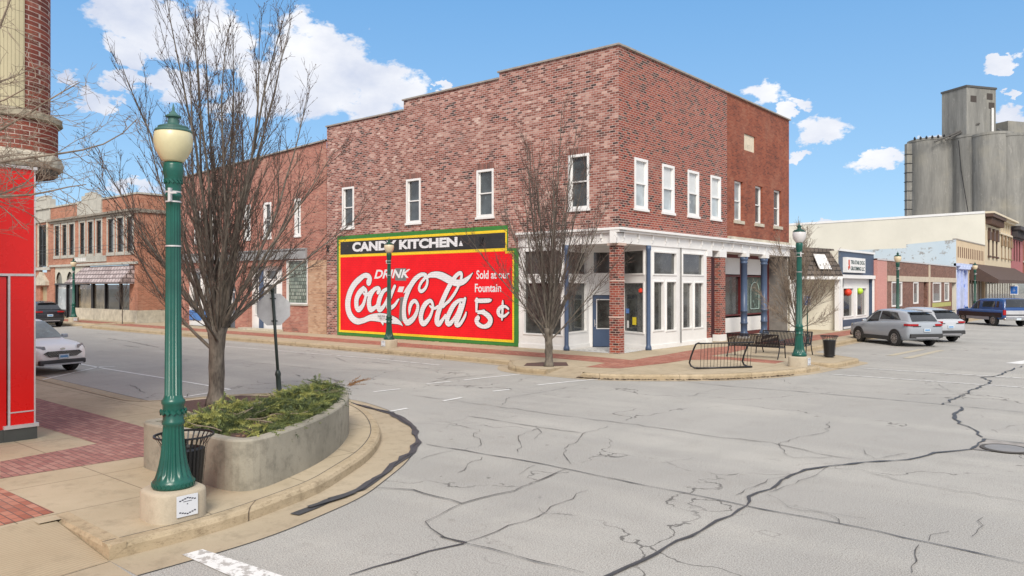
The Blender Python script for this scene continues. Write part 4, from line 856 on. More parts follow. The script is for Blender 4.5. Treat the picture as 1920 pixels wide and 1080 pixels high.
# arched white fascia
PS = Plane('y', YF+.12); xa, xb = PY(102, 0, YF)[0], PY(160, 0, YF)[0]
m = MB(); arcs = [(109.5, 6.0), (129.5, 6.3), (149, 6.5)]
cs = [(PY(c, 0, YF)[0], (PY(c+h, 0, YF)[0]-PY(c-h, 0, YF)[0])/2) for c, h in arcs]
zt, zb = 4.3, 2.95; prev = xa
pts = [(xa, zb)]
m.box(xa, cs[0][0]-cs[0][1], YF+.05, YF+.15, zb, zt)
for i, (c, hw) in enumerate(cs):
    nxt = cs[i+1][0]-cs[i+1][1] if i < 2 else xb+.4
    m.box(c+hw, nxt, YF+.05, YF+.15, zb, zt)
    for k in range(10):
        a0, a1 = math.pi*k/10, math.pi*(k+1)/10; x0_, x1_ = c-hw*math.cos(a0), c-hw*math.cos(a1); z0_, z1_ = zb+.95*math.sin(a0), zb+.95*math.sin(a1)
        m.face([(x0_, YF+.05, z0_), (x1_, YF+.05, z1_), (x1_, YF+.05, zt), (x0_, YF+.05, zt)])
m.build('arched_fascia', plain('cream_fascia', (.56, .54, .46), .8), Fb)
m = MB(); m.face([(xa, YF+.2, zb), (xb+.4, YF+.2, zb), (xb+.4, YF+.2, zt), (xa, YF+.2, zt)]); m.build('arch_infill', plain('grey_leaded_panels', (.22, .22, .19), .6, var=.3), Fb)
m = MB(); m.box(xa, xb+.4, YF+.0, YF+.2, zb-.12, zb)
for px in (103, 123, 137, 143, 170, 172, 195, 222.5, 251): x = PY(px, 0, YF)[0]; m.box(x-.06, x+.06, YF+.05, YF+.25, .15, zb)
m.build_each('shop_frame', black_m, Fb)
for a, b, g, nm in ((104, 122, glass_b, 'shop_pane'), (124.5, 136, glass_c, 'shop_door'), (144, 169, glass_mat('tan_lined_window', (.36, .29, .18)), 'shop_pane'), (173, 194, glass_mat('tan_reflecting_window', (.30, .27, .20)), 'shop_pane'), (196, 222, glass, 'shop_pane'), (223.5, 250, glass_shop, 'shop_pane')):
    x0_, x1_ = PY(a, 0, YF)[0], PY(b, 0, YF)[0]; MB().box(x0_, min(x1_, -57.05), YF+.18, YF+.22, .8 if b != 136 else .2, zb-.12).build(nm, g, Fb)
m = MB(); pbox(m, FP, PY(139, 0, YF)[0], X1+.08, .1, 1.0, -.2, .10); m.box(X1, X1+.12, YF, 60, .1, 1.0); m.build('stone_base', stone, Fb)
for s_, a, b in (('VINTAGE', 105.5, 119.5), ('ART', 128, 134), ('GIFTS', 146, 155)): m = MB(); put_text(m, Plane('y', YF+.17), s_, PY(a, 0, YF)[0], PY(b, 0, YF)[0], 2.5, 2.5, .27, .27, .0, bold=.02); m.build('window_lettering', white_paint, Fb)
aw = MB(); a, b = PY(150, 0, YF)[0], -56.2
aw.v += [(a+.9, YF, 4.25), (b, YF, 4.25), (b, YF-1.2, 2.95), (a, YF-1.2, 2.95), (a+.9, YF, 2.9), (b, YF, 2.9)]; aw.f += [(0, 3, 2, 1), (0, 4, 3), (1, 2, 5), (3, 4, 5, 2)]; aw.build('shingle_awning', M_shake2, Fb)
E2 = thing('pediment_building', (-73, 28, 0), 'narrow brick building with stone pediments over its door and roof, at the far left edge', 'building')
XE0, XE1 = -95, X0-.02; YG = 25.05; EP = Plane('y', YG)
q = (PY(74, 0, YG)[0], PY(88, 0, YG)[0]); w = MB(); wall(w, EP, XE0, XE1, -.1, 8.2, [(q[0], q[1], 3.9, 8.0), (q[0]+.2, q[1], .15, 2.7)], .25); w.face([(XE0, YG+.3, 8.3), (XE1, YG+.3, 8.3), (XE1, 60, 8.3), (XE0, 60, 8.3)]); w.build('wall', B_far, E2)
m = MB(); pbox(m, EP, XE0, XE1, 8.2, 9.3, -.3, .12); pbox(m, EP, XE0, XE1, 9.3, 9.45, -.3, .25); pbox(m, EP, q[0]-.9, q[1]+1.1, 9.3, 10.1, -.3, .16); pbox(m, EP, q[0]-.2, q[1]+.3, 10.1, 10.45, -.3, .2); pbox(m, EP, XE0, XE1, 4.1, 4.35, 0, .15); m.build('stone_parapet', grey_stone, E2)
m = MB(); pbox(m, EP, q[0]-.3, q[0]-.002, 4.4, 8.2, 0, .06); pbox(m, EP, q[1]+.002, q[1]+.3, 4.4, 8.2, 0, .06); pbox(m, EP, q[0]-.5, q[1]+.5, 2.8, 3.1, 0, .3); m.prism([(0, 0)]*3, 0, 0) if False else None
b0 = len(m.v); xm = (q[0]+q[1])/2; m.v += [EP.p(q[0]-.5, 3.1, .28), EP.p(q[1]+.5, 3.1, .28), EP.p(xm, 3.95, .28), EP.p(q[0]-.5, 3.1, 0), EP.p(q[1]+.5, 3.1, 0), EP.p(xm, 3.95, 0)]; m.f += [(b0, b0+1, b0+2), (b0+1, b0+4, b0+5, b0+2), (b0, b0+2, b0+5, b0+3)]; m.build('door_pediment', stone, E2)
window(E2, EP, q[0], q[1], 4.4, 8.0, glass_c, plain('black_sash', (.03, .03, .03)), cas=.12, mull=1); MB().box(q[0]+.2, q[1], YG+.2, YG+.25, .15, 2.7).build('door', plain('tan_wooden_door', (.40, .33, .20), .6), E2)

# ================================================================== RED CLAD BUILDING, near left, with brick corner turret
RB = thing('red_clad_building', (-17, 3, 0), 'red panel-clad corner building with a brick oriel turret above, at the left edge', 'building')
XP_ = -14.7
MB().box(-40, XP_-.02, -30, 4.45, .25, 2.90).build('shaded_red_wall', M_reddk, RB)
MB().box(-15.5, XP_, 4.49, 4.87, .42, 2.92).build('red_pier', M_red, RB)
MB().box(-40, XP_, -30, 4.87, 2.95, 4.72).build('red_fascia', M_red, RB)
m = MB(); m.box(XP_-.02, XP_+.008, 4.855, 4.878, .42, 4.74); m.box(XP_-.03, XP_+.008, 4.47, 4.50, .42, 2.92); m.box(-15.5, XP_+.01, 4.48, 4.88, .62, .64); m.box(-40.05, XP_+.012, -30, 4.88, 2.915, 2.955); m.box(-40.05, XP_+.03, -30, 4.90, 4.72, 4.77); m.box(-15.6, XP_+.04, 4.40, 4.92, .36, .42); m.build('metal_trim', M_trim, RB)
MB().box(-40, XP_+.01, -30, 4.40, .15, .36).box(-15.6, XP_+.02, 4.40, 4.90, .15, .36).build('plinth', M_darkbase, RB)
tx, ty = -16.5, 4.83
MB().lathe([(.95, 4.80), (.985, 4.84), (.99, 4.90)], tx, ty, 48).build('turret_underside', plain('dark_soffit_stone', (.12, .115, .10), .9), RB)
sl = [(1.02, 4.905), (1.06, 4.94), (1.075, 5.02), (1.04, 5.14), (.99, 5.18)]
o_ = MB().lathe(sl, tx, ty, 56); random.seed(3)
o_.v = [(x+random.uniform(-.018, .018), y+random.uniform(-.018, .018), z+random.uniform(-.012, .012)) for x, y, z in o_.v]; o_.build('turret_ledge', stone, RB)
MB().lathe([(.985, 5.18), (.985, 5.74)], tx, ty, 64).build('turret_brick_band', B_turret, RB)
o_ = MB().lathe([(.975, 5.745), (1.045, 5.77), (1.04, 5.88), (.89, 5.94)], tx, ty, 56); o_.v = [(x+random.uniform(-.02, .02), y+random.uniform(-.02, .02), z+random.uniform(-.01, .01)) for x, y, z in o_.v]; o_.build('turret_sill', plain('mossy_stone', (.30, .27, .20), .9, var=.4, bump=.5), RB)
MB().lathe([(.86, 5.94), (.86, 12)], tx, ty, 48).build('turret_wall', B_turret, RB)
MB().lathe([(.885, 5.945), (.885, 11)], tx, ty, 24, a0=R(-75), a1=R(12)).build('boarded_window', M_beige, RB)
MB().box(-40, -15.9, -30, ty-.1, 4.78, 13).build('upper_wall', B_turret, RB)

# ================================================================== RIGHT-HAND ROW
def simple_block(parent, X, y0, y1, z1, front, side, depth=40, z0=-.1, holes=(), hd=.15):
    pl = Plane('x', X); m = MB(); wall(m, pl, y0, y1, z0, z1, holes, hd); m.build('front_wall', front, parent)
    m = MB(); m.face([(X, y0, z0), (X, y0, z1), (X-depth, y0, z1), (X-depth, y0, z0)]); m.build('side_wall', side, parent); m = MB(); m.face([(X, y1, z0), (X-depth, y1, z0), (X-depth, y1, z1), (X, y1, z1)]); m.build('side_wall', side, parent)
    m = MB(); m.face([(X, y0, z1-.15), (X, y1, z1-.15), (X-depth, y1, z1-.15), (X-depth, y0, z1-.15)]); m.build('roof', roof_m, parent); return pl
# shingled shop + navy shop share one low block
X2 = -14.2
SH = thing('shingle_front_shop', (-17, 45, 0), 'low shop with a dark wood-shake mansard above a recessed cream entrance', 'building')
m = MB(); m.box(-34, -17.4, 43.05, 48.2, -.1, 4.7); m.build('body', cream_paint, SH)
m = MB(); m.face([(-17.5, 49.2, .15), (-14.35, 46.55, .15), (-14.35, 46.55, 3.25), (-17.5, 49.2, 3.25)]); m.build('angled_entrance_wall', pale_wall, SH)
m = MB(); m.box(-15.88, -15.62, 43.06, 43.5, .15, 3.3); m.box(-14.5, -14.25, 46.4, 46.65, .15, 3.3); m.box(-17.4, -16.6, 43.05, 48, 3.28, 3.36); m.build('white_trim', white_paint, SH)
m = MB(); v = [(-15.9, 43.06, 4.95), (-14.8, 47.2, 4.93), (-14.05, 46.5, 3.30), (-15.55, 43.06, 3.30)]; m.face(v[::-1]); m.face([(-14.8, 47.2, 4.93), (-15.9, 47.4, 4.93), (-15.9, 47.4, 3.3), (-14.05, 46.5, 3.3)]); m.face([(-15.9, 43.06, 4.95), (-17.2, 43.1, 4.95), (-17.2, 47.4, 4.93), (-14.8, 47.2, 4.93)]); m.build('shake_mansard', M_shake, SH)
MB().prism([(-15.58, 43.06), (-14.07, 46.45), (-14.4, 47.0), (-16.5, 47.0), (-16.5, 43.06)], 3.12, 3.298).build('eave_board', white_paint, SH)
# small white sign on the mansard
S = thing('mansard_sign', (-14.2, 45.0, 3.9), 'small white sign with a grey emblem on the shake mansard', 'sign')
sl_ = (-1.35, 1.5); 
def mans(s_, k, n=.03):
    a, b = Vector((-15.9, 43.06, 4.95)).lerp(Vector((-14.8, 47.2, 4.93)), s_), Vector((-15.55, 43.06, 3.30)).lerp(Vector((-14.05, 46.5, 3.30)), s_)
    p = a.lerp(b, k)+Vector((.88, -.34, .30))*n; return tuple(p)
mm = MB(); mm.v += [mans(.47, .24), mans(.72, .24), mans(.78, .76), mans(.52, .76)]+[mans(.47, .24, .07), mans(.72, .24, .07), mans(.78, .76, .07), mans(.52, .76, .07)]; mm.f += [(4, 7, 6, 5), (0, 1, 5, 4), (1, 2, 6, 5), (2, 3, 7, 6), (3, 0, 4, 7)]; mm.build('sign_board', white_paint, S)
mm = MB(); 
for i in range(3): mm.face([mans(.53, .36+i*.12, .078), mans(.535, .40+i*.12, .078), mans(.69-.02*i, .40+i*.12, .078), mans(.69-.02*i, .36+i*.12, .078)])
mm.build('grey_emblem', P_grey, S)
NV = thing('navy_shop', (-17, 50, 0), 'small navy blue shop with white-framed display windows beside the pink brick wall', 'building')
ny0, ny1 = 46.75, 54.0; z5 = 4.8
pl = simple_block(NV, X2-.2, ny0, ny1, z5, navy_paint, pale_wall, 22, holes=[(ny0+.6, ny1-.35, .15, 3.2)], hd=1.2)
m = MB(); m.box(X2-.25, X2-.12, ny0, ny1+.05, z5, z5+.12); pn = Plane('x', X2-.2)
pbox(m, pn, ny0+.3, ny1-.02, 3.2, 3.42, 0, .12); pbox(m, pn, ny1-.35, ny1-.05, .15, 3.2, 0, .06); pbox(m, pn, ny0+.3, ny0+.6, .15, 3.2, 0, .06); m.build('white_trim', white_paint, NV)
PD = Plane('x', X2-.4); g1 = rx(1580, 1600, 540, 594, X2-.4); g2 = rx(1606, 1624, 540, 594, X2-.4)
m = MB(); wall(m, PD, ny0+.6+1.0, ny1-.35, .15, 3.2, [(g1[0], g1[1], .85, 2.65), (g2[0], g2[1], .85, 2.65)], .1); m.build('display_frame', white_paint, NV)
for g in (g1, g2): window(NV, PD, g[0], g[1], .85, 2.65, glass_shop, rail=False, cas=.06)
m = MB(); pbox(m, PD, g1[0], ny1-.5, .3, .7, 0, .02); m.build('navy_panel', navy_paint, NV)
MB().box(X2-1.0, X2-.95, ny0+.62, ny0+1.6, .15, 2.9).build('pink_door', plain('pale_pink_door', (.66, .42, .38), .5), NV)
m = MB(); 
for c, y, z, r_ in ((M_redlamp, g1[0]+.9, 2.35, .22),): tag(MB().lathe([(r_*math.sin(q*math.pi/12)+.002, z-r_*math.cos(q*math.pi/12)) for q in range(13)], X2-.36, y, 20).build('balloon', c, None, True), 'red balloon in the left display window of the navy shop', 'balloon', 'balloons in the display windows')
tag(MB().lathe([(.21*math.sin(q*math.pi/12)+.002, 2.42-.21*math.cos(q*math.pi/12)) for q in range(13)], X2-.36, g2[0]+.5, 20).build('balloon', plain('lime_green', (.45, .7, .05), .4), None, True), 'lime green balloon in the right display window of the navy shop', 'balloon', 'balloons in the display windows')
S = thing('shop_sign', (X2, 49, 4), 'framed white sign with dark lettering and a red figure on the navy shop', 'sign'); sq = rx(1587, 1622, 486, 513, X2); sy0, sy1 = sq[0], sq[1]
m = MB(); pbox(m, Plane('x', X2-.2), sy0, sy1, 3.55, 4.45, 0, .22); m.build('sign_box', white_paint, S); PQ = Plane('x', X2+.02); tl_ = plain('dark_teal_letters', (.03, .08, .08), .6)
m = MB(); put_text(m, PQ, 'TRI-STAR DOG', sy0+.75, sy1-.2, 4.05, 4.05, .24, .24, .012, bold=.02); m.build('lettering', tl_, S); m = MB(); put_text(m, PQ, 'GROOMING LLC', sy0+.75, sy1-.2, 3.68, 3.68, .24, .24, .012, bold=.02); m.build('lettering', plain('dark_teal_letters', (.03, .08, .08), .6), S)
m = MB(); m.obox((X2+.034, sy0+.42, 4.15), (.01, .22, .3), 0); m.obox((X2+.034, sy0+.42, 3.86), (.011, .34, .2), 0, Matrix.Rotation(R(25), 3, 'X')); m.build('red_figure', plain('red_sign_figure', (.6, .08, .04), .6), S)
# brown roman-brick building with pink end
BR = thing('brown_brick_office', (-17, 65, 0), 'single-storey brown brick building with a pink-painted end and small white windows', 'building')
b0, b1 = 54.05, 79.4; bh = 4.45
def ryx(px): return PX(px, 0, X2)[0]
bwin = [(ryx(1672), ryx(1691), 1.35, 3.0), (ryx(1712.5), ryx(1721.5), 1.45, 3.0), (ryx(1749), ryx(1764), 1.45, 3.0), (ryx(1771), ryx(1779), 1.5, 3.0), (ryx(1732), ryx(1738), .15, 3.05), (ryx(1785), ryx(1792.5), .15, 3.05)]
simple_block(BR, X2, 56.4, b1, bh, B_brown, pale_wall, 16, holes=bwin, hd=.6); pb = Plane('x', X2)
m = MB(); wall(m, pb, b0, 56.38, -.1, bh+.1); m.face([(X2, b0, 0), (X2, b0, bh+.1), (X2-16, b0, bh+.1), (X2-16, b0, 0)]); m.build('pink_wall', B_pink, BR)
m = MB(); pbox(m, pb, 56.5, b1-.05, 3.06, 3.45, 0, .06); pbox(m, pb, ryx(1741), ryx(1742.5), .15, 4.4, 0, .08); m.build('stone_band', plain('pale_band', (.55, .48, .38), .8), BR)
MB().box(X2-.3, X2+.04, b0, b1, bh, bh+.09).build('coping', M_trim, BR)
for q in bwin[:4]: window(BR, pb, q[0]-.05, q[1]+.05, q[2]-.05, q[3]+.05, glass_c, cas=.11, rail=False, back=.05, proud=.02)
for q in bwin[4:]: MB().box(X2-.59, X2-.55, q[0], q[1], .15, 3.05).build('door', dark_in, BR)
m = MB(); pbox(m, pb, ryx(1748), ryx(1783), 1.0, 1.35, 0, .012); m.build('olive_strip', P_olive, BR)
# blue-white flank and tan upper front, ornate blue shop front
BL = thing('blue_shop_building', (-18, 85, 0), 'tan building with flaking pale blue flank and ornate periwinkle blue shop front', 'building')
y0, y1 = 79.5, 94.4; zt = 6.95
w = MB(); sh = [(y0+.1, y0+6.0, .15, 4.55), (y0+6.2, y1-.3, .15, 4.0)]; pbs = Plane('x', X2); slots = []
n = 14
for k in range(n): u = y0+.7+k*(y1-y0-1.2)/n; slots.append((u, u+.42, 5.35, 6.35))
wall(w, pbs, y0, y1, -.1, zt, sh, .25); w.build('front_wall', tan_stucco, BL)
m = MB()
for s_ in slots: pbox(m, pbs, *s_, 0, .006)
m.build_each('brown_slot', plain('brown_slots', (.17, .085, .05), .9), BL)
xs = PY(1699, 0, y0)[0]; m = MB(); m.face([(X2, y0, -.1), (X2, y0, zt), (xs, y0, zt-.3), (xs, y0, -.1)]); m.face([(xs, y0, -.1), (xs, y0, zt-.65), (-42, y0, zt-1.0), (-42, y0, -.1)]); m.build('flank_wall', P_flake, BL)
m = MB(); m.face([(X2, y0+.1, 5.6), (X2, y1, 5.6), (-40, y1, 5.4), (-40, y0+.1, 5.4)]); m.build('roof', roof_m, BL)
MB().box(X2-.3, X2+.05, y0, y1, zt, zt+.1).build('coping', coping_m, BL)
PB = Plane('x', X2-.2); u = y0+.1; m = MB(); wall(m, PB, u, u+5.9, .15, 4.55, [(u+.35, u+1.5, .9, 2.6), (u+.35, u+1.5, 2.9, 4.0), (u+3.4, u+4.9, .9, 2.6), (u+3.4, u+4.9, 2.9, 4.0), (u+1.9, u+3.0, .15, 2.6)], .1); m.build('blue_shop_front', sky_blue, BL)
ltb = plain('pale_blue_trim', (.50, .58, .82), .5)
for a, b in ((u+.35, u+1.5), (u+3.4, u+4.9)):
    for c, d in ((.9, 2.6), (2.9, 4.0)): window(BL, PB, a, b, c, d, glass_c, ltb, cas=.16, rail=False)
m = MB()
for uc in (u+.1, u+1.7, u+3.15, u+5.2): pbox(m, PB, uc-.14, uc+.14, .15, 4.2, 0, .22)
for k in range(4): m.lathe([(.02, 4.2), (.35, 4.3), (.38, 4.55), (.1, 4.7)], X2+.05, u+.6+k*1.3, 10)
pbox(m, PB, u-.1, u+6, 4.55, 4.8, 0, .5); m.build('pale_blue_trim', ltb, BL)
m = MB()
for k in range(5): uc = y0+6.8+k*1.7; pbox(m, Plane('x', X2-.24), uc, uc+.18, .15, 4.0, -.02, .06)
m.build_each('mullion', plain('pale_mullions', (.55, .52, .46), .6), BL); MB().box(X2-.34, X2-.3, y0+6.2, y1-.3, .15, 4.0).build('shop_glass', glass_shop, BL)
# long pale building with bracketed cornice
WB = thing('cream_italianate_building', (-20, 103, 0), 'long cream two-storey building with white flank, brown hooded windows and bracketed cornice', 'building')
y2, y3 = 94.5, 112.8; zt = 10.4
hood = [ryx(p) for p in (1852.5, 1860.5, 1867.5)]; h2 = [ryx(p) for p in (1877.5, 1884, 1890.5, 1895)]
hw = [(u-.05, u+.75, 6.0, 8.3) for u in hood]
w = MB(); wall(w, pbs, y2, y3, -.1, zt, hw, .2); w.build('front_wall', plain('tan_cream_render', (.60, .51, .36), .85, var=.06), WB)
m = MB(); m.face([(X2, y2, -.1), (X2, y2, zt+.05), (-62, y2, zt-.55), (-62, y2, -.1)]); m.build('flank_wall', pale_wall, WB); m = MB(); m.face([(X2, y2, zt-.2), (X2, y3, zt-.2), (-60, y3, zt-.9), (-60, y2, zt-.9)]); m.build('roof', roof_m, WB)
m = MB(); m.v += [(X2, y2-.05, zt+.0), (-62, y2-.05, zt-.6), (-62, y2-.05, zt-.35), (X2, y2-.05, zt+.25), (X2, y2+.3, zt+.25), (-62, y2+.3, zt-.35)]; m.f += [(0, 3, 2, 1), (3, 4, 5, 2)]; m.build('parapet_cap', white_paint, WB)
bn = plain('dark_brown_trim', (.09, .05, .035), .7)
m = MB(); pbox(m, pbs, y2, y2+9.0, zt-.35, zt, 0, .75); 
for k in range(12): pbox(m, pbs, y2+.3+k*.72, y2+.55+k*.72, zt-1.1, zt-.35, 0, .6)
m.build('bracketed_cornice', bn, WB)
m = MB(); pbox(m, pbs, y2, y3, zt, zt+.2, -.3, .85); pbox(m, pbs, y2+9.05, y3, zt-.25, zt, 0, .5); pbox(m, pbs, y2+9.05, y3, zt-1.7, zt-1.5, 0, .2)
for k in range(5): pbox(m, pbs, y2+9.2+k*1.75, y2+9.4+k*1.75, zt-1.5, zt-.25, 0, .12)
m.build('cream_cornice', plain('cream_trim', (.66, .58, .44), .8), WB)
for q in hw:
    window(WB, pbs, *q, glass, bn, cas=.1, rail=False); m = MB(); c = (q[0]+q[1])/2
    pbox(m, pbs, c-.65, c+.65, 7.7, 8.6, 0, .22); pbox(m, pbs, c-.35, c+.35, 8.6, 9.0, 0, .22); pbox(m, pbs, c-.6, c+.6, 5.8, 6.0, 0, .2); m.build('window_hood', bn, WB)
for u in h2: m = MB(); pbox(m, pbs, u-.1, u+.35, 6.0, 8.2, 0, .06); pbox(m, pbs, u-.35, u+.6, 7.4, 8.2, .06, .2); pbox(m, pbs, u-.1, u+.35, 8.2, 8.7, .06, .18); pbox(m, pbs, u-.3, u+.55, 5.85, 6.0, .06, .2); m.build('blind_window_hood', plain('tan_brown_hoods', (.27, .19, .12), .8), WB)
m = MB()
for k in range(10): pbox(m, pbs, y2+.6+k*1.8, y2+.9+k*1.8, .15, 3.4, 0, .06)
m.build_each('shop_pilaster', plain('pale_shop_piers', (.6, .57, .5), .7), WB); m = MB(); pbox(m, pbs, y2+.3, y3-.3, .3, 3.4, 0, .03); m.build('shop_glass', glass_shop, WB)
AW = MB(); ya, yb = 85.9, 116; AW.v += [(X2, ya, 4.95), (X2, yb, 4.95), (X2+2.4, yb, 3.35), (X2+2.4, ya, 3.35), (X2, ya, 3.3), (X2, yb, 3.3), (X2+2.4, yb, 3.0), (X2+2.4, ya, 3.0)]; AW.f += [(0, 3, 2, 1), (0, 4, 7, 3), (1, 2, 6, 5), (3, 7, 6, 2)]; tag(AW.build('awning', brown_awn), 'long dark brown fabric awning over the shop fronts of the cream building', 'awning')
RS = thing('rose_brick_building', (-20, 125, 0), 'rose-painted brick building with dark bracketed cornice at the right edge', 'building')
w = MB(); y4, y5 = 112.9, 123.5; rh = [(ryx(p)-.0, ryx(p)+.9, 5.9, 8.6) for p in (1900.5, 1905.5, 1910.5)]; simple_block(RS, X2, y4, y5, 10.0, B_rose, B_rose, 30, holes=rh, hd=.2)
for q in rh: window(RS, pbs, *q, glass, plain('dark_maroon_frame', (.12, .03, .03)), cas=.1, rail=False)
m = MB(); pbox(m, pbs, y4+.1, y5, 9.7, 10.15, 0, 1.0)
for k in range(9): pbox(m, pbs, y4+.3+k*1.15, y4+.6+k*1.15, 8.8, 9.7, 0, .7)
pbox(m, pbs, y4+.3, y5-1, 8.65, 8.8, 0, .15); m.build('dark_cornice', plain('charcoal_trim', (.05, .045, .05), .7), RS)
R3 = thing('red_brick_building', (-20, 135, 0), 'plain red brick building beyond the rose-painted one at the right edge', 'building'); simple_block(R3, X2, 123.6, 175, 9.4, B_orange, B_orange, 30)
m = MB(); pbox(m, pbs, 123.7, 174, 5.9, 6.1, 0, .2); m.build('stone_course', grey_stone, R3)
m = MB(); pbox(m, pbs, 113, 174, .3, 3.3, 0, .04); 
m.build('shop_glass', glass_shop, R3)
# street closure further away so the ground does not run to an empty horizon
random.seed(12)
for i in range(7):
    x = 10+i*24; T = thing('distant_building', (x, 330, 0), 'low brick building closing the far end of the street', 'building', 'low buildings closing the far street'); h = random.uniform(6, 10)
    MB().box(x, x+22, 320, 340, -.1, h).build('wall', random.choice([B_brown, B_orange, pale_wall]), T); MB().box(x-.2, x+22.2, 319.8, 340, h, h+.3).build('roof', roof_m, T)

# ================================================================== GRAIN ELEVATOR
GE = thing('grain_elevator', (0, 0, 0), 'tall streaked concrete grain elevator with round silos and a square head house', 'grain elevator')
def at(px, d): l = (px-960)/FOC*d; return (d*FW[0]+l*RT[0], d*FW[1]+l*RT[1])
def zat(py, d): return EYE-(py-HOR)/FOC*d
def silo(px, d, r, pyt): x, y = at(px, d); zt_ = zat(pyt, d); return MB().lathe([(r, -.1), (r, zt_-.6), (r+.12, zt_-.6), (r+.12, zt_), (.01, zt_+.2)], x, y, 56).build('silo', M_silo, GE)
silo(1748, 206, 5.9, 264); silo(1795, 203.5, 5.3, 262); silo(1822, 198, 4.2, 256); silo(1861, 193, 4.4, 252); silo(1897, 191, 3.7, 254); silo(1905, 205, 5, 262)
x, y = at(1745, 209); hd = MB()
xh, yh = at(1817, 201); hx, hy = at(1816, 201)
hh = MB(); hh.obox((hx+RT[0]*0, hy, (zat(262, 201)+zat(172, 201))/2), (9.6, 7.6, zat(172, 201)-zat(262, 201)), R(40+17)); head = hh.build('head_house', M_silo, GE)
hh = MB(); hh.obox((hx, hy, zat(170.5, 201)), (10.0, 8.0, .5), R(57)); hh.build('roof_slab', plain('dark_roof_slab', (.09, .09, .09), .9), GE)
gx_, gy_ = at(1930, 205); hh = MB(); hh.obox((gx_, gy_, zat(246, 205)), (20, 4.5, 3.4), R(57)); hh.build('conveyor_gallery', M_silo, GE)
n_ = Vector((math.sin(R(57)), -math.cos(R(57)))); tdir = Vector((math.cos(R(57)), math.sin(R(57))))
def onhead(u, z, n=0): q = Vector((hx, hy))+tdir*u*.86+n_*(3.8+n); return (q.x, q.y, z)
for u, py in ((-3.0, 186), (3.2, 179), (3.9, 196)):
    z = zat(py, 197); m = MB(); m.face([onhead(u-1.1, z-.8, .05), onhead(u+1.1, z-.8, .05), onhead(u+1.1, z+.8, .05), onhead(u-1.1, z+.8, .05)]); m.build('window', plain('rusted_louvre', (.06, .05, .045), .8), GE)
m = MB(); m.tube([onhead(3.9, zat(201, 197), .3), onhead(3.9, zat(258, 197), .3)], .28, 8); m.build('white_pipe', white_paint, GE)
m = MB(); a = at(1752, 199); m.tube([(*a, zat(266, 199)), onhead(-1.2, zat(230, 196), .3)], .22, 6); a = at(1772, 198); m.tube([(*a, zat(263, 198)), onhead(-1.0, zat(230, 196), .3)], .2, 6); a = at(1886, 190); m.tube([(*a, zat(252, 190)), onhead(6, zat(238, 196), .3)], .2, 6); m.build_each('grain_chute', plain('dark_steel_chute', (.10, .095, .09), .6), GE)
m = MB(); a = at(1797, 196.5); b = at(1802, 196); c = at(1816, 194); m.tube([(*a, zat(264, 197)), (*b, zat(320, 196)), (*c, zat(404, 195))], .10, 5); m.build('cable', black_m, GE)
m = MB(); ax, ay = at(1703, 203)
m.obox((ax, ay, 22), (1.3, 1.3, 36), R(40)); ld = m.build('ladder_shaft', M_silo, GE)
m = MB(); 
for k in range(14): m.obox((ax, ay, 6+k*2.4), (1.6, 1.5, .16), R(40))
m.build_each('ladder_landing', black_m, ld)
m = MB()
for k in range(16): 
    a = at(1715+k*11, 199); m.lathe([(.25, 0), (.3, .5), (.05, .9)], 0, 0, 6); 
    for i in range(len(m.v)-18, len(m.v)): v_ = m.v[i]; m.v[i] = (v_[0]+a[0], v_[1]+a[1], v_[2]+zat(263-min(k, 8), 199))
m.build_each('roof_vent', black_m, GE)
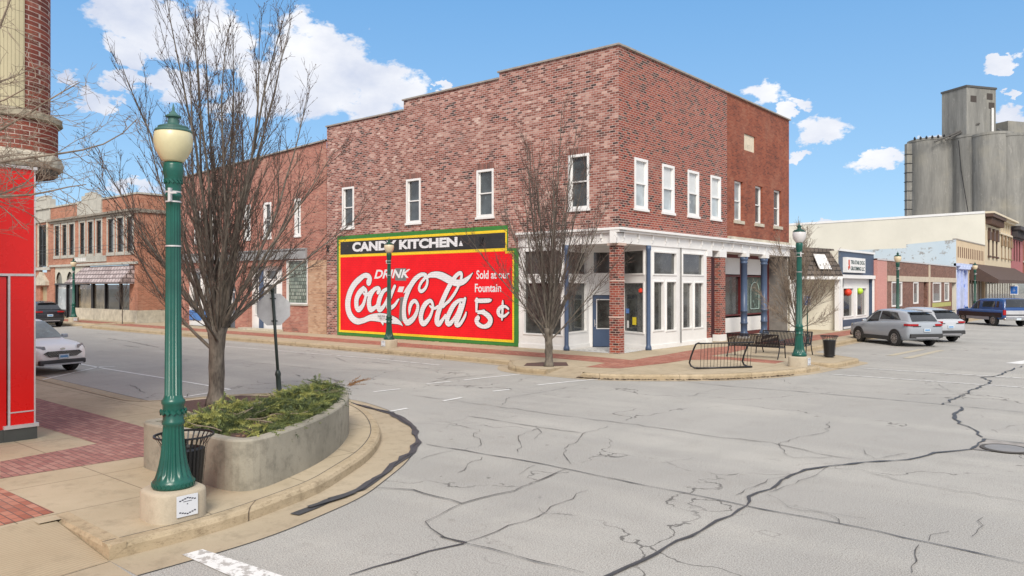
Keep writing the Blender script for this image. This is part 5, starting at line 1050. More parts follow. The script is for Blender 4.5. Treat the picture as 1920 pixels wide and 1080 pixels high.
# ================================================================== STREET LAMPS
def make_lamp():
    root = thing('street_lamp', (0, 0, 0), 'x', 'street lamp', 'green street lamps with acorn globes')
    f = MB(); N_ = 40
    def sup(r, z, k=3.2):
        return [(r*math.copysign(abs(math.cos(a))**(2/k), math.cos(a)), r*math.copysign(abs(math.sin(a))**(2/k), math.sin(a)), z) for a in [2*math.pi*i/N_ for i in range(N_)]]
    rings = [sup(.31, 0), sup(.31, .29), sup(.30, .315), sup(.275, .33)]
    for r_ in rings: f.v += r_
    for k in range(3):
        for i in range(N_): j = (i+1) % N_; f.f.append((k*N_+i, k*N_+j, (k+1)*N_+j, (k+1)*N_+i))
    f.f.append(tuple(3*N_+i for i in range(N_)))
    foot = f.build('footing', M_base, root, True); foot.rotation_euler = (0, 0, 0)
    # plaque
    nrm = Vector((1, 0)); tg = Vector((0, 1)); PL = Seg((nrm*.312)-tg*.12, (nrm*.312)+tg*.12)
    p = MB(); pbox(p, PL, 0, .24, .06, .29, 0, .012); pq = p.build('plaque', plain('pale_enamel_plaque', (.62, .65, .70), .35, var=.04), foot)
    p = MB()
    for z0, s_ in ((.262, 1), (.086, -1)):
        for k in range(7): u_ = .035+k*.028; dz_ = .008*abs(3-k)*s_*-1; pbox(p, PL, u_-.010, u_+.012, z0+dz_-.006, z0+dz_+.006, .0125, .0145)
    pbox(p, PL, .07, .17, .222, .227, .0125, .0145); pbox(p, PL, .112, .124, .19, .2, .0125, .0145); p.build('plaque_ornament', plain('plaque_ink', (.04, .04, .06), .5), pq)
    z = .33
    shaft = [(0.216, z), (0.224, z+.02), (0.224, z+.07), (0.207, z+.09), (0.195, z+.11), (0.179, z+.16), (0.155, z+.25), (0.135, z+.36), (0.121, z+.50), (0.111, z+.66), (0.109, z+.70), (0.122, z+.715), (0.122, z+.745), (0.111, z+.76), (0.111, z+.86), (0.114, z+.93), (0.126, z+.945), (0.126, z+.98), (0.110, z+.995), (0.096, z+1.03), (0.093, z+1.04), (0.078, z+3.10), (0.078, z+3.26), (0.089, z+3.27), (0.089, z+3.30), (0.081, z+3.32), (0.086, z+3.40), (0.101, z+3.50), (0.111, z+3.56), (0.111, z+3.60), (0.103, z+3.63), (0.103, z+3.66)]
    post = MB().lathe(shaft, 0, 0, 112, flute=(16, [(z+.14, z+.66), (z+1.04, z+3.11)], .15)).build('post', M_lampg, root, True)
    c = MB()
    for k in range(28):
        a = 2*math.pi*k/28; c.obox((.224*math.cos(a), .224*math.sin(a), z+.045), (.012, .03, .045), a, Matrix.Rotation(R(25), 3, 'X'))
        if k % 2 == 0: c.obox((.123*math.cos(a), .137*math.sin(a), z+.85), (.015, .035, .05), a, Matrix.Rotation(R(45), 3, 'X'))
        if k % 2: c.obox((.095*math.cos(a), .095*math.sin(a), z+3.45), (.014, .022, .06), a, Matrix.Rotation(R(45), 3, 'X'))
    c.build('cast_leaf_ornament', M_lampg, post)
    gz = 4.0
    MB().lathe([(0.106, gz), (0.122, gz+0.017), (0.158, gz+0.070), (0.191, gz+0.139), (0.207, gz+0.217), (0.207, gz+0.270), (0.200, gz+0.322), (0.187, gz+0.344)], 0, 0, 48).build('globe', M_globe_y, root, True)
    c0 = gz+.335
    MB().lathe([(.196, c0), (.200, c0+.006), (.198, c0+.020), (.185, c0+.032), (.165, c0+.036), (.163, c0+.062), (.14, c0+.070), (.10, c0+.082), (.062, c0+.10), (.055, c0+.165), (.083, c0+.172), (.084, c0+.188), (.055, c0+.20), (.032, c0+.225), (.016, c0+.245), (.014, c0+.27), (.003, c0+.33)], 0, 0, 40).build('cap', M_cap, root)
    b = MB()
    for zz in (3.55, 3.66, 3.05): b.lathe([(.080, zz-.008), (.085, zz-.008), (.085, zz+.008), (.080, zz+.008)], 0, 0, 24, cap=False)
    b.build('band', M_trim, root)
    b = MB().obox((.075, -.075, 3.62), (.03, .04, .15), .6).obox((.12, -.06, 3.64), (.08, .02, .02), .6); b.build('bracket', M_trim, root)
    return root
lp = make_lamp()
SPEC = [((-8.56, 4.24), 'nearest street lamp, teal green with a yellowed globe, beside the slatted bin and planter', M_globe_y, M_lampg),
        ((-25.05, 21.75), 'dark green street lamp with a peach globe standing in front of the painted advert', M_globe_p, M_lampd),
        ((-8.95, 25.1), 'teal green street lamp with a milky grey globe beside the bike rack and benches', M_globe_w, M_lampg),
        ((-11.9, 49.6), 'street lamp in front of the brown brick building behind the silver SUVs', M_globe_p, M_lampd),
        ((-12.1, 75.6), 'street lamp in front of the brown awning, behind the blue pickup', M_globe_p, M_lampd),
        ((-60.6, 22.6), 'distant street lamp in front of the orange building and its shingle awning', M_globe_p, M_lampg)]
for i, (xy, lab, gm, pm) in enumerate(SPEC):
    o = lp if i == 0 else copy_tree(lp); o.location = (*xy, .15); o['label'] = lab
    if i == 1: o.rotation_euler = (0, 0, R(-90))
    if i: paint(child(o, 'cap'), M_lampd)
    if i: paint(child(o, 'globe'), gm); paint(child(o, 'post'), pm)

# ================================================================== PLANTER
rimpx = [(268, 792), (300, 799), (372, 813), (430, 826), (480, 824), (530, 810), (600, 785), (640, 762), (657, 742), (650, 726), (610, 727), (540, 741), (473, 755), (380, 771), (300, 783), (272, 787)]
rim = [G(px, py, .80) for px, py in rimpx]
def closed_smooth(P, it=2):
    for _ in range(it):
        Q = []
        for i in range(len(P)): a, b = P[i], P[(i+1) % len(P)]; Q += [(a[0]*.75+b[0]*.25, a[1]*.75+b[1]*.25), (a[0]*.25+b[0]*.75, a[1]*.25+b[1]*.75)]
        P = Q
    return P
rim = closed_smooth(rim, 2)
ctr = (sum(p[0] for p in rim)/len(rim), sum(p[1] for p in rim)/len(rim))
def cl_inset(P, w):
    out = []; n = len(P)
    for i in range(n):
        a, b = Vector(P[i-1]), Vector(P[(i+1) % n]); d = (b-a).normalized(); nn = Vector((-d.y, d.x)); out.append(tuple(Vector(P[i])+nn*w))
    return out
area = sum(rim[i-1][0]*rim[i][1]-rim[i][0]*rim[i-1][1] for i in range(len(rim)))/2
if area < 0: rim = rim[::-1]
PT = thing('concrete_planter', (ctr[0], ctr[1], .15), 'rounded concrete planter full of low juniper on the near corner', 'planter')
m = MB(); n = len(rim); prof = [(0, .14), (0, .775), (.015, .795), (.03, .80), (.15, .80), (.165, .79), (.165, .60)]
for o_, z_ in prof: m.v += [(x, y, z_) for x, y in cl_inset(rim, o_)]
for k in range(len(prof)-1):
    for i in range(n): j = (i+1) % n; m.f.append((k*n+i, k*n+j, (k+1)*n+j, (k+1)*n+i))
m.build('planter_wall', M_planter, PT)
m = MB(); m.face([(x, y, .70) for x, y in cl_inset(rim, .16)]); m.build('mulch', M_mulch, PT)
# juniper
inner = cl_inset(rim, .27)
def inside(p, P):
    c = False; n = len(P)
    for i in range(n):
        a, b = P[i], P[i-1]
        if (a[1] > p[1]) != (b[1] > p[1]) and p[0] < (b[0]-a[0])*(p[1]-a[1])/(b[1]-a[1])+a[0]: c = not c
    return c
random.seed(8)
JU = thing('juniper_shrub', (ctr[0], ctr[1], .70), 'low spreading yellow-green juniper filling the concrete planter', 'shrub')
jm = [MB() for _ in range(4)]; stems = MB()
xs_ = [p[0] for p in inner]; ys_ = [p[1] for p in inner]
lx, ly = G(268, 792, .8); rx_, ry_ = G(657, 742, .8)
def along(p): return ((p[0]-lx)*(rx_-lx)+(p[1]-ly)*(ry_-ly))/((rx_-lx)**2+(ry_-ly)**2)
def spray(m, p, d, L, w=.055):
    d = Vector(d).normalized(); pts = [Vector(p)]; k = 9; dd = d.copy()
    for i in range(k): dd = (dd+Vector((random.uniform(-.12, .12), random.uniform(-.12, .12), -.055))).normalized(); pts.append(pts[-1]+dd*L/k)
    for i in range(1, len(pts)):
        q = pts[i]; ax = (pts[i]-pts[i-1]).normalized()
        for s_ in range(6):
            side = ax.orthogonal(); side.rotate(Matrix.Rotation(random.uniform(0, 6.28), 3, ax)); tip = q+(ax*.8+side*.75).normalized()*w*random.uniform(.6, 1.2)*(1.15-.5*i/k); pw = ax.cross(side)*.0038
            m.face([q-pw, q+pw, tip])
    m.tube(pts[::3], .003, 3, False)
cnt = 0
while cnt < 1700:
    p = (random.uniform(min(xs_), max(xs_)), random.uniform(min(ys_), max(ys_)))
    if not inside(p, inner): continue
    t = along(p)
    # bare mulch at the back left
    if t < .14 or (t < .60 and math.sin(p[0]*3.1+p[1]*2.2) > .45) : continue
    back = (p[0]-ctr[0])*-.6+(p[1]-ctr[1])*.2
    if t < .55 and back > .42+.5*(t-.2): continue
    clump = math.sin(p[0]*5.3+1)*math.sin(p[1]*4.7)
    h = .04+.15*t+.08*clump; cnt += 1
    a = random.uniform(0, 6.28); bias = Vector((.35, -.25)) ; d = (math.cos(a)+bias.x, math.sin(a)+bias.y, random.uniform(.0, .65))
    z = .70+h*random.uniform(.35, 1.25)
    m = jm[0] if random.random() < .30-.15*clump else (jm[2] if random.random() < .45+.35*clump-(.3*t) else jm[1])
    spray(m, (p[0], p[1], z), d, random.uniform(.18, .38), .07)
tipx, tipy = G(652, 727, .95)
for k in range(7): spray(jm[3], (tipx+random.uniform(-.08, .08), tipy+random.uniform(-.08, .08), .98), (.5+random.uniform(-.1, .3), .45, random.uniform(.3, .7)), random.uniform(.25, .42))
for k in range(24):
    while True:
        p = (random.uniform(min(xs_), max(xs_)), random.uniform(min(ys_), max(ys_)))
        if inside(p, inner) and along(p) > .15: break
    a = random.uniform(0, 6.28); q = Vector((p[0], p[1], .73+.16*along(p))); pts = [q]
    for i in range(4): q = q+Vector((math.cos(a)*.12, math.sin(a)*.12, random.uniform(-.01, .05))); a += random.uniform(-.6, .6); pts.append(q)
    stems.tube(pts, [.009, .008, .006, .005, .003], 4)
for m, mt in zip(jm, M_leaf): m.build('foliage', mt, JU)
stems.build('stem', M_twig3, JU)
JB = MB()
for k in range(260):                          # bark chips and dead leaves on the soil
    while True:
        p = (random.uniform(min(xs_), max(xs_)), random.uniform(min(ys_), max(ys_)))
        if inside(p, inner): break
    JB.obox((p[0], p[1], .705), (random.uniform(.02, .07), random.uniform(.01, .03), .012), random.uniform(0, 3))
tag(JB.build('bark_chips', plain('tan_bark_chips', (.30, .18, .11), .9, var=.4, scale=30)), kind='stuff')

# ================================================================== TREES (bare, late winter)
def branch(mb, p, d, L, r0, r1, n=7, up=.12, wob=.08, sides=4, tw=None):
    pts = [Vector(p)]; dirs = [Vector(d).normalized()]; dd = dirs[0].copy()
    for i in range(n):
        dd = (dd+Vector((random.gauss(0, wob), random.gauss(0, wob), up+random.gauss(0, wob*.4)))).normalized()
        pts.append(pts[-1]+dd*(L/n)); dirs.append(dd.copy())
    mb.tube(pts, [r0+(r1-r0)*i/n for i in range(n+1)], sides, False); return pts, dirs
def off(d, ang):
    d = Vector(d).normalized(); o = d.orthogonal().normalized(); o.rotate(Matrix.Rotation(random.uniform(0, 2*math.pi), 3, d)); return (d*math.cos(ang)+o*math.sin(ang)).normalized()
def make_tree(name, base, label, seed, trunk_h, trunk_r, height, spread, limbs=14, kids=12, twigs=5, lean=(0, 0), style='vase', mats=None, maxang=52, twr=.0045, group=None, bud=0):
    random.seed(seed); T = thing(name, (*base, .15), label, 'tree', group)
    tr = MB(); bx, by = base; p0 = Vector((bx, by, .12)); pts = [p0]; rr = [trunk_r*1.45]; k = 10
    for i in range(1, k+1):
        z = trunk_h*i/k; pts.append(Vector((bx+lean[0]*i/k+random.uniform(-.012, .012), by+lean[1]*i/k+random.uniform(-.012, .012), .12+z))); rr.append(trunk_r*(1.45-.45*min(1, i/2)) * (1+.03*math.sin(i*1.7)) if i < k-2 else trunk_r*(1.05+.12*(i-k+2)))
    tr.tube(pts, rr, 14); top = pts[-1]
    lim = MB(); cr = MB(); crown2 = MB()
    for i in range(limbs):
        az = 2*math.pi*(i*.381966)+random.uniform(-.25, .25); f = ((i+.5)/limbs)
        if style == 'vase':
            ang = R(4+maxang*f**1.65*random.uniform(.85, 1.1)); L = (height-trunk_h)*(1.0-.52*f)*random.uniform(.86, 1.04); up = .022+.012*f
        else: ang = R(25+maxang*random.uniform(.3, 1)); L = spread*random.uniform(.8, 1.25); up = .03
        d = Vector((math.sin(ang)*math.cos(az), math.sin(ang)*math.sin(az), math.cos(ang)))
        st = top+Vector((math.cos(az), math.sin(az), 0))*trunk_r*.45*min(1, f+.2)-Vector((0, 0, random.uniform(0, .35)*trunk_h*(.5+f*.6) if style == 'vase' else random.uniform(0, .3)))
        r0 = trunk_r*(.36-.16*f)*random.uniform(.8, 1.1)
        P, D = branch(lim, st, d, L, r0, .006, 12, up, .045 if style == 'vase' else .17, 6)
        nk = int(kids*(.7+.5*(L/(height-trunk_h)))) if style == 'vase' else kids
        for c in range(nk):
            t = .10+.88*(c+random.random())/nk; idx = min(int(t*12), 11); q = P[idx].lerp(P[idx+1], t*12-idx)
            cd = off(D[idx], R(random.uniform(14, 32) if style == 'vase' else random.uniform(25, 65))); cl = L*((.42-.022*L)*(1-t)+.10)*random.uniform(.7, 1.2)
            if style != 'vase': cl = min(cl*1.3, 1.1)
            P2, D2 = branch(cr if cl < .7 else lim, q, cd, cl, max(.005, r0*.30*(1-t)+.004), .0035, 8, .05 if style == 'vase' else .0, .04 if style == 'vase' else .20, 4)
            nt_ = int(twigs*(.5+cl*1.0))+1
            for s_ in range(nt_):
                t2 = .15+.85*(s_+random.random())/nt_; j = min(int(t2*8), 7); q2 = P2[j].lerp(P2[j+1], t2*8-j)
                L3 = random.uniform(.18, .5) if style == 'vase' else random.uniform(.12, .42)
                P3, D3 = branch(cr, q2, off(D2[j], R(random.uniform(15, 38) if style == 'vase' else random.uniform(25, 75))), L3, twr*1.15, twr*.6, 4, .08 if style == 'vase' else 0, .09 if style == 'vase' else .24, 3)
                for _ in range(2):
                    j3 = random.randint(1, 3); P4, _d = branch(cr if style != 'vase' else crown2, P3[j3], off(D3[j3], R(random.uniform(20, 55))), random.uniform(.06, .22), twr*.8, twr*.6, 2, .05, .1, 3)
                for b_ in range(bud):
                    q4 = P3[random.randint(1, 4)]; sz = random.uniform(.008, .014); crown2.obox(q4, (sz, sz, sz*2.2), random.random()*3)
    ms = mats or (M_bark, M_bark, M_twig, M_twig2)
    tr.build('trunk', ms[0], T, True); lim.build('limbs', ms[1], T, True); cr.build('twigs', ms[2], T); 
    if crown2.v: crown2.build('fine_twigs', ms[3], T)
    return T
make_tree('bare_tree', (-15.75, 8.75), 'large bare vase-shaped tree rising behind the near street lamp and planter', 21, 1.75, .165, 9.8, 2.6, limbs=28, kids=14, twigs=5, lean=(-.02, .05), bud=1, maxang=60, twr=.0038)
make_tree('bare_tree', (-15.15, 19.9), 'slimmer bare tree on the pavement in front of the white corner shop window', 5, 1.25, .125, 8.5, 1.9, limbs=24, kids=12, twigs=5, maxang=50, twr=.004, bud=1, mats=(M_bark, M_bark, M_twig2, M_twig2))
make_tree('bare_tree', (-12.2, 33.9), 'small open bare tree with twisting branches behind the two benches', 9, 1.1, .085, 5.5, 2.5, limbs=17, kids=13, twigs=5, style='vase', maxang=84, mats=(M_bark, M_bark, M_twig3, M_twig3), twr=.006)
make_tree('bare_tree', (-12.6, 2.0), 'bare tree whose tangled grey twigs hang in front of the brick turret', 14, 3.9, .13, 7.2, 3.1, limbs=34, kids=12, twigs=6, style='open', maxang=62, mats=(M_bark, M_twig3, M_twig3, M_twig3), twr=.0032)
make_tree('bare_sapling', (-54.9, 23.6), 'thin bare sapling at the corner of the orange building', 3, 1.2, .03, 3.6, 1.2, limbs=7, kids=6, twigs=2, maxang=45, twr=.006)

# ================================================================== STREET FURNITURE
def make_bin():
    T = thing('litter_bin', (0, 0, 0), 'x', 'litter bin', 'black slatted litter bins'); m = MB(); n = 30
    for k in range(n):
        a = 2*math.pi*k/n; c, s_ = math.cos(a), math.sin(a); w = .022; tx_, ty_ = -s_*w/1, c*w
        pr = [(.205, .06), (.225, .30), (.255, .62), (.27, .70), (.335, .80)]
        for (r0, z0), (r1, z1) in zip(pr, pr[1:]):
            m.face([(r0*c-tx_*.5, r0*s_-ty_*.5, z0), (r0*c+tx_*.5, r0*s_+ty_*.5, z0), (r1*c+tx_*.5, r1*s_+ty_*.5, z1), (r1*c-tx_*.5, r1*s_-ty_*.5, z1)])
    m.build('slats', black_m, T)
    MB().lathe([(.325, .79), (.345, .795), (.345, .815), (.325, .815), (.325, .79)], 0, 0, 32, cap=False).build('rim', black_m, T)
    MB().lathe([(.19, .05), (.215, .05), (.215, .09), (.19, .09)], 0, 0, 32, cap=False).lathe([(.15, 0), (.16, 0), (.16, .06), (.15, .06)], 0, 0, 20, cap=False).build('base_ring', black_m, T)
    MB().lathe([(.18, .06), (.20, .3), (.235, .64), (.17, .655), (.16, .62), (.14, .3), (.01, .28)], 0, 0, 28, cap=False).build('liner', plain('dark_plastic_liner', (.02, .02, .021), .4), T); return T
tb = make_bin(); tb.location = (-9.02, 4.60, .15); tb['label'] = 'black slatted litter bin squeezed between the nearest lamp and the concrete planter'
o = copy_tree(tb); o.location = (-9.25, 29.0, .15); o.scale = (.93, .93, .97); o['label'] = 'black slatted litter bin near the kerb ahead of the silver SUVs'
def make_bench():
    T = thing('bench', (0, 0, 0), 'x', 'bench', 'black metal slatted benches'); L = 1.9; m = MB(); n = 34
    prof = [(.30, .37), (.29, .42), (.25, .445), (.10, .43), (-.12, .41), (-.20, .43), (-.25, .52), (-.36, .84), (-.375, .86)]
    for k in range(n):
        x = -L/2+.03+(L-.06)*k/(n-1)
        for (y0, z0), (y1, z1) in zip(prof, prof[1:]): m.face([(x-.020, y0, z0), (x+.020, y0, z0), (x+.020, y1, z1), (x-.020, y1, z1)])
    m.build('slats', black_m, T)
    MB().tube([(-L/2, .30, .37), (L/2, .30, .37)], .02, 6).tube([(-L/2, -.375, .86), (L/2, -.375, .86)], .02, 6).tube([(-L/2, -.2, .41), (L/2, -.2, .41)], .018, 6).build('rail', black_m, T)
    for s_ in (-1, 1):
        x = s_*L/2; MB().tube([(x, -.40, 0), (x, -.26, .25), (x, -.22, .45), (x, -.375, .86)], .022, 6).build('leg', black_m, T); MB().tube([(x, .34, 0), (x, .30, .25), (x, .28, .62), (x, .20, .66), (x, -.27, .64)], .022, 6).build('leg', black_m, T)
        MB().tube([(x, .3, .37), (x, -.22, .40)], .02, 6).build('side_rail', black_m, T)
    return T
b1_ = make_bench(); b1_.location = (-11.3, 27.3, .15); b1_['label'] = 'black slatted bench with its back to the camera beside the bike rack'; b1_.rotation_euler = (0, 0, R(0))
b2_ = copy_tree(b1_); b2_.location = (-11.0, 29.2, .15); b2_.rotation_euler = (0, 0, R(180)); b2_['label'] = 'black slatted bench behind the teal lamp, facing the other bench'
# bike rack
p0 = Vector(G(1306, 693, .15)); p1 = Vector(G(1412, 690, .15)); u_ = (p1-p0).normalized(); Lr = (p1-p0).length; n_ = Vector((-u_.y, u_.x))
RK = thing('bike_rack', (p0.x, p0.y, .15), 'black tubular bike rack with vertical rods near the kerb', 'bike rack')
def rp(a, b, z): q = p0+u_*a+n_*b; return (q.x, q.y, .15+z)
for s_, nm in ((0, 'end_loop'), (Lr-.12, 'end_loop')):
    MB().tube([rp(s_+.10, .02, .04), rp(s_-.02, .10, .045), rp(s_-.10, .18, .10), rp(s_-.14, .20, .20), rp(s_-.10, .17, .40), rp(s_-.02, .12, .66), rp(s_+.02, .08, .78), rp(s_+.08, .03, .82), rp(s_+.16, .01, .80)], .028, 8).build(nm, black_m, RK, True)
MB().tube([rp(.06, 0, .81), rp(Lr-.02, 0, .81)], .022, 8).build('top_rail', black_m, RK, True)
MB().tube([rp(.0, .06, .035), rp(Lr, .06, .035)], .028, 8).tube([rp(.1, .16, .03), rp(Lr-.1, .16, .03)], .02, 6).build('base_rail', black_m, RK, True)
m = MB()
for k in range(16): a = .16+(Lr-.22)*k/15; m.tube([rp(a, .06, .03), rp(a, 0, .81)], .0075, 5)
m.build('rods', black_m, RK)
MB().lathe([(.035, .80), (.04, .85), (.02, .88)], *rp(Lr*.52, 0, 0)[:2], 10).build('rail_clip', M_trim, RK) if False else None
M_postd = plain('near_black_green_post', (.018, .03, .027), .45, var=.2)
# stop sign seen from behind
sx, sy = G(524, 742, .15); SG = thing('stop_sign', (sx, sy, .15), 'bare back of an octagonal stop sign on a leaning dark green post', 'road sign')
vd = Vector((sx, sy)).normalized(); lat = Vector((vd.y, -vd.x)); tl = -.16
def sp_(z, side=0, back=0): k = (z-.15)/2.5; q = Vector((sx, sy))+lat*(tl*k+side)+vd*back; return (q.x, q.y, z)
MB().tube([sp_(.15), sp_(2.60)], .036, 12).build('post', M_postd, SG, True)
MB().tube([sp_(.15), sp_(.20), sp_(.60), sp_(.66), sp_(.72), sp_(.76)], [.08, .065, .058, .074, .058, .04], 12).build('post_sleeve', M_postd, SG, True)
MB().tube([sp_(2.60), sp_(2.62), sp_(2.655), sp_(2.69), sp_(2.71)], [.03, .045, .05, .04, .01], 10).build('finial', M_postd, SG, True)
m = MB(); zc_ = 2.19; ro = .405
oc = [(ro*math.cos(R(22.5+45*k)), ro*math.sin(R(22.5+45*k))) for k in range(8)]
def pt_(u, w, b): q = sp_(zc_, u, b); return (q[0], q[1], zc_+w)
def octo(b0, b1, k=1):
    m = MB(); m.v += [pt_(u*k, w*k, b0) for u, w in oc]+[pt_(u*k, w*k, b1) for u, w in oc]; m.f += [tuple(range(8)), tuple(range(15, 7, -1))]+[(i, 8+i, 8+(i+1) % 8, (i+1) % 8) for i in range(8)]; return m
octo(.045, .049).build('sign_plate', alu_sign, SG); octo(.050, .052, .97).build('sign_face', plain('sign_red', (.6, .02, .02), .4), SG)
MB().tube([sp_(2.45, -.07, .03), sp_(2.45, .07, .03)], .014, 5).tube([sp_(1.92, -.07, .03), sp_(1.92, .07, .03)], .014, 5).build('bracket', black_m, SG)
# parking signs
def psign(x, y, h, label, cx=0, plate=(.30, .46)):
    S = thing('parking_sign', (x, y, .15), label, 'road sign', 'blue parking signs'); MB().tube([(x, y, .15), (x, y, h)], .028, 8).build('post', M_lampd, S, True)
    MB().tube([(x, y, .15), (x, y, .22), (x, y, .50), (x, y, .56), (x, y, .62)], [.14, .085, .06, .075, .03], 12).build('post_sleeve', M_lampd, S, True)
    MB().tube([(x, y, h), (x, y, h+.05), (x, y, h+.1)], [.03, .05, .01], 8).build('finial', M_lampd, S)
    d = Vector((x, y)).normalized(); n = Vector((-d.x*.7-d.y*-.3, -d.y)).normalized(); c = (x-d.x*.05, y-d.y*.05, h-.45); rz = math.atan2(d.x, d.y)*-1
    m = MB().obox(c, (plate[0], .01, plate[1]), rz); pl_ = m.build('sign_plate', white_paint, S)
    MB().obox((c[0]-d.x*.008, c[1]-d.y*.008, c[2]), (plate[0]*.86, .006, plate[1]*.86), rz).build('blue_field', plain('sign_blue', (.02, .12, .42), .4), pl_)
    w = MB(); cc = Vector((c[0]-d.x*.014, c[1]-d.y*.014)); r_ = Vector((d.y, -d.x))
    def q(u, z): v = cc+r_*u; return (v.x, v.y, c[2]+z)
    w.tube([q(.0, .13), q(.0, .02), q(.07, .0), q(.09, -.09)], .012, 4); w.tube([q(.05, -.02)]+[q(-.01+.075*math.cos(a), -.06+.075*math.sin(a)) for a in [R(0-k*36) for k in range(1, 8)]], .010, 4); w.build('symbol', white_paint, pl_)
psign(-12.1, 34.95, 2.55, 'blue accessible-parking sign on a green post behind the black bin')
psign(-12.05, 98.0, 2.75, 'blue parking sign beyond the pickup, at the right edge', plate=(.75, .95))
# notices on the shop windows
def notice(px, py, w, h, mat, label, S, nm='notice'):
    u, d = seg_u(S, px); z = EYE-(py-HOR)/FOC*d; m = MB(); pbox(m, S, u-w/2, u+w/2, z-h/2, z+h/2, -.07, -.06); tag(m.build(nm, mat), label, 'notice', 'notices in the shop windows')
notice(1187, 602, .25, .32, M_cloth, 'yellow notice in the window right of the brick pillar', S3); notice(1174, 583, .22, .2, M_bluep, 'blue poster in the window right of the brick pillar', S3); notice(1175, 608, .12, .3, M_whitep, 'narrow white notice below the blue poster', S3)
notice(1136, 590, .16, .16, M_whitep, 'white notice on the glass of the blue door', S2)
u, d = seg_u(S3, 1201); tag(MB().lathe([(.01, 3.6-1.05-.1), (.1, 2.5), (.1, 2.6), (.01, 2.66)], *S3.p(u, 0, -.02)[:2], 10).build('red_ornament', M_redlamp), 'small red lantern hanging in the window right of the pillar', 'ornament')
# overhead wires by the orange building
for z0, z1, lab in ((5.95, 5.75, 'upper overhead wire crossing in front of the orange building'), (5.65, 5.50, 'lower overhead wire crossing in front of the orange building')):
    pts = [(-95+k*5, 24.4, z0+(z1-z0)*k/9-.12*math.sin(math.pi*k/9)) for k in range(10)]; tag(MB().tube(pts, .018, 4).build('overhead_wire', black_m), lab, 'cable', 'overhead wires')

# ================================================================== VEHICLES
def cr(P, t):                      # Catmull-Rom through rows of numbers, P[i][0] ascending
    for i in range(len(P)-1):
        if P[i][0] <= t <= P[i+1][0]: break
    p1, p2 = P[i], P[i+1]; p0, p3 = P[max(i-1, 0)], P[min(i+2, len(P)-1)]; s = (t-p1[0])/(p2[0]-p1[0]) if p2[0] > p1[0] else 0
    out = []
    for k in range(1, len(p1)):
        m1 = (p2[k]-p0[k])/(p2[0]-p0[0])*(p2[0]-p1[0]); m2 = (p3[k]-p1[k])/(p3[0]-p1[0])*(p2[0]-p1[0])
        out.append((2*s**3-3*s**2+1)*p1[k]+(s**3-2*s**2+s)*m1+(-2*s**3+3*s**2)*p2[k]+(s**3-s**2)*m2)
    return out
def car_paint(name, col, rough=.25):
    t = NT(name); t.b.inputs['Coat Weight'].default_value = .45; t.b.inputs['Coat Roughness'].default_value = .04; n = t.noise(1.5, 3)
    return t.done(t.mix(n, tuple(v*.93 for v in col), col), rough, 0)
tyre_m = plain('tyre_rubber', (.022, .022, .022), .8); alloy = plain('alloy_rim', (.42, .42, .43), .3, .8); clad = plain('black_cladding', (.035, .036, .038), .6)
lampred = plain('tail_lamp_red', (.35, .008, .012), .15); headl = glass_mat('headlamp_glass', (.35, .37, .38)); chrome = plain('chrome', (.6, .6, .6), .15, .95); plate_m = plain('number_plate', (.55, .62, .68), .5, var=.3, scale=25); plate_b = plain('plate_blue', (.08, .25, .5), .5)
def wheel(parent, x, y, r, w=.23, rimm=None, spokes=5):
    s_ = 1 if y > 0 else -1
    def W(m, c): 
        for i in range(c, len(m.v)): a, b, z = m.v[i]; m.v[i] = (x+a, y-s_*w/2+s_*z, r+b)
        return m
    m = MB().lathe([(r*.64, 0), (r*.94, 0), (r, .03), (r, w-.03), (r*.94, w), (r*.66, w), (r*.64, w-.03)], 0, 0, 30, cap=False); W(m, 0); tyre = m.build('wheel', tyre_m, parent, False)
    m = MB().lathe([(r*.64, w*.3), (r*.64, w-.02), (r*.60, w-.004), (r*.57, w-.018), (.001, w-.018)], 0, 0, 30, cap=False); W(m, 0); m.build('rim', plain('wheel_shade_disc', (.03, .03, .03), .6), tyre)  # flat disc behind the spokes, wheel shade put into its colour
    m = MB()
    for k in range(spokes):
        a = 2*math.pi*k/spokes+.3; c, q = math.cos(a), math.sin(a)
        for o1 in (-.05, .05): m.v += [(c*r*.12-q*o1*.6, q*r*.12+c*o1*.6, w-.006), (c*r*.12-q*(o1*.6+.02), q*r*.12+c*(o1*.6+.02), w-.006), (c*r*.60-q*(o1+.035), q*r*.60+c*(o1+.035), w-.004), (c*r*.60-q*(o1-.03), q*r*.60+c*(o1-.03), w-.004)]; b = len(m.v)-4; m.f.append((b, b+1, b+2, b+3))
    m.lathe([(r*.57, w-.005), (r*.62, w+.002), (r*.66, w-.01)], 0, 0, 30, cap=False); m.lathe([(r*.18, w-.012), (r*.15, w-.001), (.001, w+.001)], 0, 0, 12, cap=False); W(m, 0); m.build('spokes', rimm or alloy, tyre)
